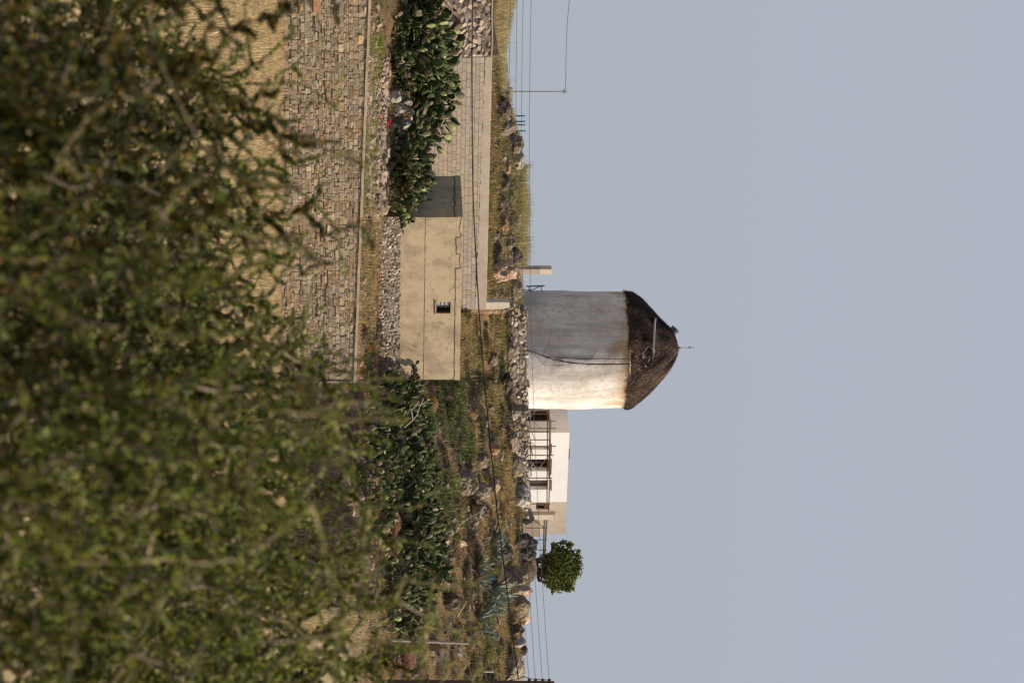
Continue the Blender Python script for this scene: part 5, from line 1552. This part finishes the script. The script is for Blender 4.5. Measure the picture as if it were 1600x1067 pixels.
def tree():
    D = 148.0; base = P(876, 826, D)
    base.z = gz(base.x, base.y) - .1
    root = empty('windswept_tree', base); tag(root, 'low windswept green tree on the skyline beyond the houses', 'tree')
    rs = np.random.RandomState(44); s = D / F
    def L(u, v, dd=0): p = P(u, v, D) - base; return np.array([p.x, p.y + dd, p.z])
    lobes = [((858, 876), 9, 8), ((850, 890), 7, 6), ((868, 892), 10, 12), ((880, 880), 14, 13), ((890, 900), 13, 11), ((902, 888), 14, 14), ((913, 874), 12, 14), ((918, 888), 8, 10), ((906, 860), 14, 10), ((890, 864), 12, 10), ((876, 903), 9, 8), ((848, 880), 5, 6), ((872, 862), 12, 10), ((884, 872), 22, 20), ((896, 880), 18, 18), ((872, 880), 16, 16), ((884, 852), 16, 8), ((852, 866), 6, 5), ((897, 846), 12, 7), ((876, 848), 10, 6), ((921, 864), 6, 6), ((861, 904), 4, 4)]
    tips = []
    for (u, v), a, b in lobes:
        c = L(u, v); n = int(a * b * 1.3)
        q = rs.normal(0, 1, (n, 3)); q /= np.linalg.norm(q, axis=1)[:, None]; q *= (rs.rand(n) ** .45)[:, None]
        q += rs.normal(0, .16, (n, 3))
        q *= np.array([a * s, a * s * 1.0, b * s]); q[:, 1] *= 1.1
        tips.append(c + q + np.array([0, rs.uniform(-.35, .35), 0]))
    tips = np.concatenate(tips)
    stems = [(0, [L(874, 838), L(872, 850), L(868, 862), L(862, 872)]), (0, [L(878, 840, .1), L(882, 854, .1), L(890, 866), L(900, 878)]), (0, [L(876, 842, -.1), L(876, 858, -.2), L(878, 874, -.2)])]
    arr, par, ti = skeleton(rs, tips, [np.array([0, 0, 0.])], stems)
    mb = MB(); skin(mb, arr, par, ti, .006, .09, (.13, .10, .075), .45); mb.build('trunk', M_bark, root, smooth=True)
    mb = MB(); leaves_on(mb, arr, par, ti, rs, 52, .056, .62, [(.24, .29, .065), (.32, .37, .09), (.18, .22, .05), (.38, .38, .13)], back=4)
    mb.build('crown', M_leaf, root)
tree()

# foreground shrubs ----------------------------------------------------
SH_PAL = [(.070, .095, .015), (.13, .17, .025), (.030, .045, .010), (.28, .33, .045), (.10, .09, .025), (.42, .44, .08)]  # the brightest greens put sunlit leaves into the palette
def shrub_variant(seed, pal, size):
    rs = np.random.RandomState(seed)
    n = 950; H = 1.75; Rr = .72
    kc = rs.normal(0, 1, (62, 3)); kc /= np.linalg.norm(kc, axis=1)[:, None]; kc[:, 2] = np.abs(kc[:, 2]); kc *= (rs.rand(62) ** .45)[:, None]
    q = kc[rs.randint(0, 62, n)] + rs.normal(0, 1, (n, 3)) * np.array([.058, .058, .11]); q[:, 2] = np.abs(q[:, 2])
    r = np.linalg.norm(q, axis=1); q /= r[:, None]
    lump = np.array([1 + .30 * mnoise.noise(Vector(v) * 2.6 + Vector((seed, 0, 0))) for v in q])
    tips = q * (r * lump)[:, None] * np.array([Rr, Rr, 1.05]) + np.array([0, 0, .72])
    # long whips that stick out of the top
    w = int(n * .035); tips[:w] = q[:w] * (lump[:w] * 1.18)[:, None] * np.array([Rr, Rr, 1.03]) + np.array([0, 0, .72])
    tips = tips[tips[:, 2] > .35]
    stems = []
    for k in range(7):
        a = k * .9 + rs.rand(); o = rs.uniform(.15, .42)
        stems.append((0, [np.array([o * .3 * math.cos(a), o * .3 * math.sin(a), .3]), np.array([o * .7 * math.cos(a + .2), o * .7 * math.sin(a + .2), .65]), np.array([o * math.cos(a + .4), o * math.sin(a + .4), 1.0])]))
    arr, par, ti = skeleton(rs, tips, [np.array([0, 0, -.1])], stems, 2.5)
    tw = MB(); skin(tw, arr, par, ti, .0019, .0075, (.32, .24, .16), .32, 5)
    lv = MB(); leaves_on(lv, arr, par, ti, rs, 74, size, .36, pal, back=3, spread=.55)
    return tw, lv
def make_shrub(seed, pal, size):
    root = empty('foreground_shrub'); tw, lv = shrub_variant(seed, pal, size)
    tw.build('branches', M_bark, root); lv.build('foliage', M_leaf, root)
    return root
DK_PAL = [(.03, .045, .010), (.05, .068, .013), (.09, .11, .02), (.025, .035, .009), (.15, .17, .03), (.32, .19, .02)]
SP = [make_shrub(1, SH_PAL, .0155), make_shrub(2, SH_PAL + [(.28, .28, .06)], .0145), make_shrub(3, DK_PAL, .018)]
usedp = set()
shr = [  # variant, u, distance, v of the top, scale, label
    (2, 520, 12.0, 430, 1.1, 'farthest dark shrub, in line with the right half of the hut'),
    (2, 760, 12.6, 525, 1.1, 'farthest dark shrub, in line with the white house'),
    (2, 960, 12.2, 580, 1.1, 'farthest dark shrub, in line with the agaves'),
    (2, 1120, 12.0, 615, 1.1, 'farthest dark shrub, at the bottom edge of the photo'),
    (2, 290, 12.4, 370, 1.0, 'farthest dark shrub, in line with the shaded side of the hut'),
    (0, 1035, 8.3, 606, .95, 'leafy shrub just before the tallest one at the bottom edge'),
    (0, -10, 9.4, 418, 1.0, 'blurred shrub in the top corner of the photo, straw field showing past it'),
    (1, 235, 9.9, 472, .95, 'blurred shrub covering the foot of the terrace wall, behind the dark one'),
    (0, 450, 9.3, 492, 1.0, 'thin blurred shrub before the middle of the terrace wall'),
    (1, 640, 10.2, 492, 1.0, 'olive shrub hiding the free end of the terrace wall'),
    (0, 850, 9.6, 552, 1.0, 'pale twiggy shrub in front of the straw bank and the lower prickly pears'),
    (1, 1075, 9.8, 622, 1.05, 'tallest blurred shrub, at the bottom edge in front of the leaning post'),
    (2, 90, 7.2, 385, 1.0, 'dark blurred shrub with a bare curved twig at the top edge of the photo'),
    (2, 360, 7.5, 438, 1.0, 'dense dark shrub in line with the hut'),
    (1, 590, 7.0, 450, 1.0, 'blurred shrub with crossing grey twigs, in line with the windmill'),
    (0, 800, 7.3, 515, 1.0, 'bright green blurred shrub, in line with the white house'),
    (1, 1010, 6.9, 575, 1.0, 'leafy yellow-green shrub, in line with the skyline tree'),
    (2, 60, 5.2, 270, .95, 'nearest dark shrub with ochre leaves at the top left corner of the photo'),
    (2, 350, 5.4, 300, .95, 'near shadowy shrub with rusty leaves at the left edge of the photo'),
    (1, 660, 5.1, 390, .95, 'near shrub with forked pale twigs at the left edge of the photo'),
    (0, 930, 5.3, 455, .95, 'near bright shrub filling the lower left corner of the photo'),
]
for k, (vi, u, y, vt, s, lab) in enumerate(shr):
    o = SP[vi] if vi not in usedp else copy_tree(SP[vi]); usedp.add(vi)
    x = xu(u, y); zt = zv(vt, y); g = gz(x, y)
    o.location = (x, y, g - .05); H = zt - g + .05
    o.scale = (s, s, H / 1.80); o.rotation_euler = (0, 0, k * 1.3)
    tag(o, lab, 'shrub', 'out-of-focus shrubs in the foreground')

# ------------------------------------------------------------------ poles, wires, small things
def pole_and_wires():
    D = 104.0
    base = P(1066, 590, D); base.z = gz(base.x, base.y) - .2
    root = empty('power_pole', base); tag(root, 'tall dark wooden power pole with insulators at the bottom edge of the photo', 'power pole')
    top = P(1067.5, 866, D)
    mb = MB(); mb.tube([(0, 0, 0), top - base], [.13, .10], 12, (.11, .075, .055)); mb.build('pole', M_bark, root)
    att = [(1061.5, 826.5), (1061.5, 836.5), (1061.5, 847.5), (1061.5, 858)]
    for u, v in att:
        p = P(u, v, D) - base
        mb = MB(); mb.tube([p + Vector((.16, 0, -.01)), p + Vector((.0, 0, -.01))], .018, 5); mb.tube([p + Vector((0, 0, -.05)), p + Vector((0, 0, .02)), p + Vector((0, 0, .07))], [.035, .055, .02], 8)
        mb.build('insulator', M_metal, root)
    mb = MB(); mb.tube([P(1062, 858, D) - base, P(1060.5, 845, D) - base, P(1060, 830, D) - base, P(1056, 818, D) - base, P(1061, 808, D) - base, P(1063, 790, D) - base], .015, 5); mb.build('loop_cable', M_cable, root)
    # four thin line wires
    ends = [(798, 'lowest'), (808, 'second from the lowest'), (817.5, 'second from the highest'), (830, 'highest')]
    mids = [(560, 799), (560, 811), (600, 821), (560, 831.5)]
    for (u, v), (ve, nm), (um, vm) in zip(att, ends, mids):
        pts = []
        for i in range(41):
            t = i / 40; uu = u + (-60 - u) * t
            # parabola through the three points
            xs = [u, um, 0]; ys = [v, vm, ve]; vv = 0
            for a in range(3):
                w = 1
                for b in range(3):
                    if a != b: w *= (uu - xs[b]) / (xs[a] - xs[b])
                vv += w * ys[a]
            pts.append(P(uu, vv, D + t * 4))
        mb = MB(); mb.tube(pts, .0085, 4); o = mb.build('power_wire', M_wire, origin=tuple(pts[0]))
        tag(o, '%s of the four power wires from the dark pole' % nm, 'wire', 'power wires')
    # thick cable
    path = [(-60, 737), (0, 738), (120, 737.5), (240, 738), (320, 739.5), (400, 743.5), (480, 748), (560, 754), (640, 761), (720, 769), (800, 777), (880, 787), (960, 797), (1061, 810)]
    pts = [P(u, v, 104 + (1061 - u) / 1100 * 3) for u, v in path]
    mb = MB(); mb.tube(pts, .024, 6); o = mb.build('thick_cable', M_cable, origin=tuple(pts[0])); tag(o, 'thick black sagging cable strung in front of the hut and slope', 'cable')
    # leaning post
    a, b = P(998.5, 585, 107.5), P(1004.5, 733, 107.5)
    a.z = gz(a.x, a.y) - .2
    mb = MB(); mb.tube([(0, 0, 0), (b - a) * .5, b - a], [.07, .06, .045], 8, (.42, .33, .27)); o = mb.build('leaning_post', M_bark); o.location = a
    tag(o, 'thin weathered post leaning slightly among the agaves, near the power pole', 'post')
    # slim pole with one wire on the skyline
    D = 146; a = P(143.5, 796, D); b = P(143.5, 886.5, D)
    root = empty('slim_pole', a); tag(root, 'slim metal pole rising from the white slab on the skyline', 'pole')
    mb = MB(); mb.tube([(0, 0, 0), b - a], [.032, .026], 8); mb.build('pole', mat_noise('galvanised', (.20, .19, .17), (.3, .28, .25), 5), root)
    mb = MB()
    c = b - a + Vector((0, 0, -.17))
    for sx in (-.07, .08): mb.tube([c, c + Vector((sx, 0, 0))], .012, 5); mb.tube([c + Vector((sx, 0, -.05)), c + Vector((sx, 0, .05))], .022, 6)
    mb.build('insulator', M_metal, root)
    pts = [P(u, v, D) for u, v in ((142, 883), (125, 884), (100, 884.2), (60, 885.2), (30, 887), (0, 889.5), (-60, 895))]
    mb = MB(); mb.tube(pts, .014, 4); o = mb.build('line_wire', M_wire, origin=tuple(pts[0])); tag(o, 'single wire leaving the top of the slim skyline pole', 'wire')
    # white slab
    L = Line(139, 144.6, ROT * .4); p = L.pt(139, 780)
    mb = MB(); w = (xu(165, 144.6) - xu(139, 144.6)); c = L.e * w / 2 - L.n * .3
    z0, z1 = zv(776, 144.6), zv(801.5, 144.6)
    V = []
    for d in (0, -.6):
        for s, z in ((0, z0), (w, z0), (w, z1 - .18), (w * .55, z1), (0, z1)): V.append(tuple(Vector((p.x, p.y, 0)) + L.e * s + L.n * d + Vector((0, 0, z))))
    mb.add(V, [(0, 1, 2, 3, 4), (9, 8, 7, 6, 5), (0, 5, 6, 1), (1, 6, 7, 2), (2, 7, 8, 3), (3, 8, 9, 4), (4, 9, 5, 0)])
    o = mb.build('rendered_slab', M_cream, origin=(p.x, p.y, z0)); tag(o, 'small pale rendered slab on the skyline at the base of the slim pole', 'low wall')
    # teal posts
    for (u, va, vb, lean), lab in zip(((181.5, 798, 820, 0), (190, 798, 820.5, .4), (195.5, 798, 820, -.3), (205, 798, 820.8, 0)),
        ('teal post nearest the slim pole', 'second teal post from the slim pole', 'third teal post from the slim pole', 'teal post farthest from the slim pole')):
        a, b = P(u + lean, va, 145), P(u, vb, 145)
        mb = MB(); mb.tube([(0, 0, -.3), (b - a)], .036, 8); mb.tube([(b - a), (b - a) + Vector((0, 0, .012))], .042, 8); o = mb.build('teal_post', M_teal); o.location = a
        tag(o, lab, 'post', 'teal posts on the skyline')
    # grey bent pipe
    pts = [P(634, 553, 112.4), P(636, 566, 112.4), P(636.5, 580, 112.4), P(634, 585, 112.4), P(627, 587.5, 112.4), P(618, 590, 112.5)]
    mb = MB(); mb.tube(pts, [.05, .052, .052, .045, .035, .02], 8); o = mb.build('bent_pipe', M_pipe, origin=tuple(pts[0])); tag(o, 'short bent grey pipe sticking out of the bank past the hut', 'pipe')
    # scrap of blue plastic
    p = hit(903, 770, 105, 146); p = P(903, 771, p.y - .35)
    rnd = random.Random(3); mb = MB(); V = []
    for i in range(5):
        for j in range(4): V.append((i * .055 + rnd.uniform(-.03, .03), rnd.uniform(-.05, .05), j * .06 + rnd.uniform(-.03, .03)))
    mb.add(V, [(i * 4 + j, i * 4 + 4 + j, i * 4 + 5 + j, i * 4 + 1 + j) for i in range(4) for j in range(3)]); o = mb.build('blue_plastic_scrap', M_blue); o.location = p - Vector((.1, 0, .1))
    tag(o, 'crumpled scrap of bright blue plastic caught among the agaves', 'litter')
    # small white-tipped stump
    p = hit(1048, 755, 105, 146); mb = MB(); mb.tube([(0, 0, -.1), (.02, 0, .45), (.0, 0, .5)], [.05, .045, .02], 7, (.6, .54, .46)); o = mb.build('post_stump', M_bark); o.location = p
    tag(o, 'short pale post stump on the upper slope near the power pole', 'post')
pole_and_wires()

# poppies ---------------------------------------------------------------
pop = [(182, 587), (183, 600), (189, 604), (193, 601), (199, 604), (200, 598), (433, 588), (438, 583), (573, 562), (582, 583), (588, 585), (603, 579), (606, 577), (614, 564), (615, 575), (620, 558), (629, 562), (560, 566), (545, 570), (888, 625), (778, 668)]
plab = ['lowest poppy of the cluster below the rock outcrop', 'poppy just above the lowest one of the outcrop cluster', 'middle left poppy of the outcrop cluster', 'fullest red poppy of the outcrop cluster', 'upper poppy of the outcrop cluster, next to the low wall', 'poppy at the far side of the outcrop cluster',
        'poppy at the foot of the plinth below the hut window', 'smaller poppy beside it below the hut window', 'poppy near the end of the coping, lowest one there', 'poppy against the last plinth stones', 'poppy next to the white round plinth stone', 'bright poppy just past the plinth corner', 'twin of the bright poppy past the plinth corner',
        'poppy halfway between the wall end and the pipe, low', 'poppy halfway between the plinth corner and the pipe, high', 'lowest poppy before the pipe', 'large poppy right beside the bent pipe', 'faint poppy on the ledge before the end of the coping', 'single poppy on the ledge under the hut front',
        'tiny poppy among the shaded slope prickly pears', 'lone poppy by the bright green bush on the slope']
pm = None
for (u, v), lab in zip(pop, plab):
    p = hit(u, v - 5, LW.D(u) + .7 if u < 596 else 100, 146)
    if pm is None:
        root = empty('poppy'); st = MB(); st.tube([(0, 0, 0), (.01, 0, .12), (0, .01, .24)], .006, 5, (.14, .2, .06)); st.build('stem', M_leaf, root)
        pt = MB()
        for k in range(5):
            a = k * 1.257; d = Vector((math.cos(a), math.sin(a), 0)); s = Vector((-math.sin(a), math.cos(a), 0)); c = Vector((0, 0, .24))
            pt.add([tuple(c), tuple(c + d * .05 - s * .045 + Vector((0, 0, .035))), tuple(c + d * .085 - s * .02 + Vector((0, 0, .07))), tuple(c + d * .085 + s * .02 + Vector((0, 0, .065))), tuple(c + d * .05 + s * .045 + Vector((0, 0, .03)))], [(0, 1, 2, 3, 4)])
        pt.build('petals', M_petal, root); o = pm = root
    else: o = copy_tree(pm)
    o.location = p; o.rotation_euler = (.15, .1, u); s = .9 + .35 * ((u * 7) % 10) / 10; o.scale = (s, s, s)
    tag(o, lab, 'poppy', 'red poppies')
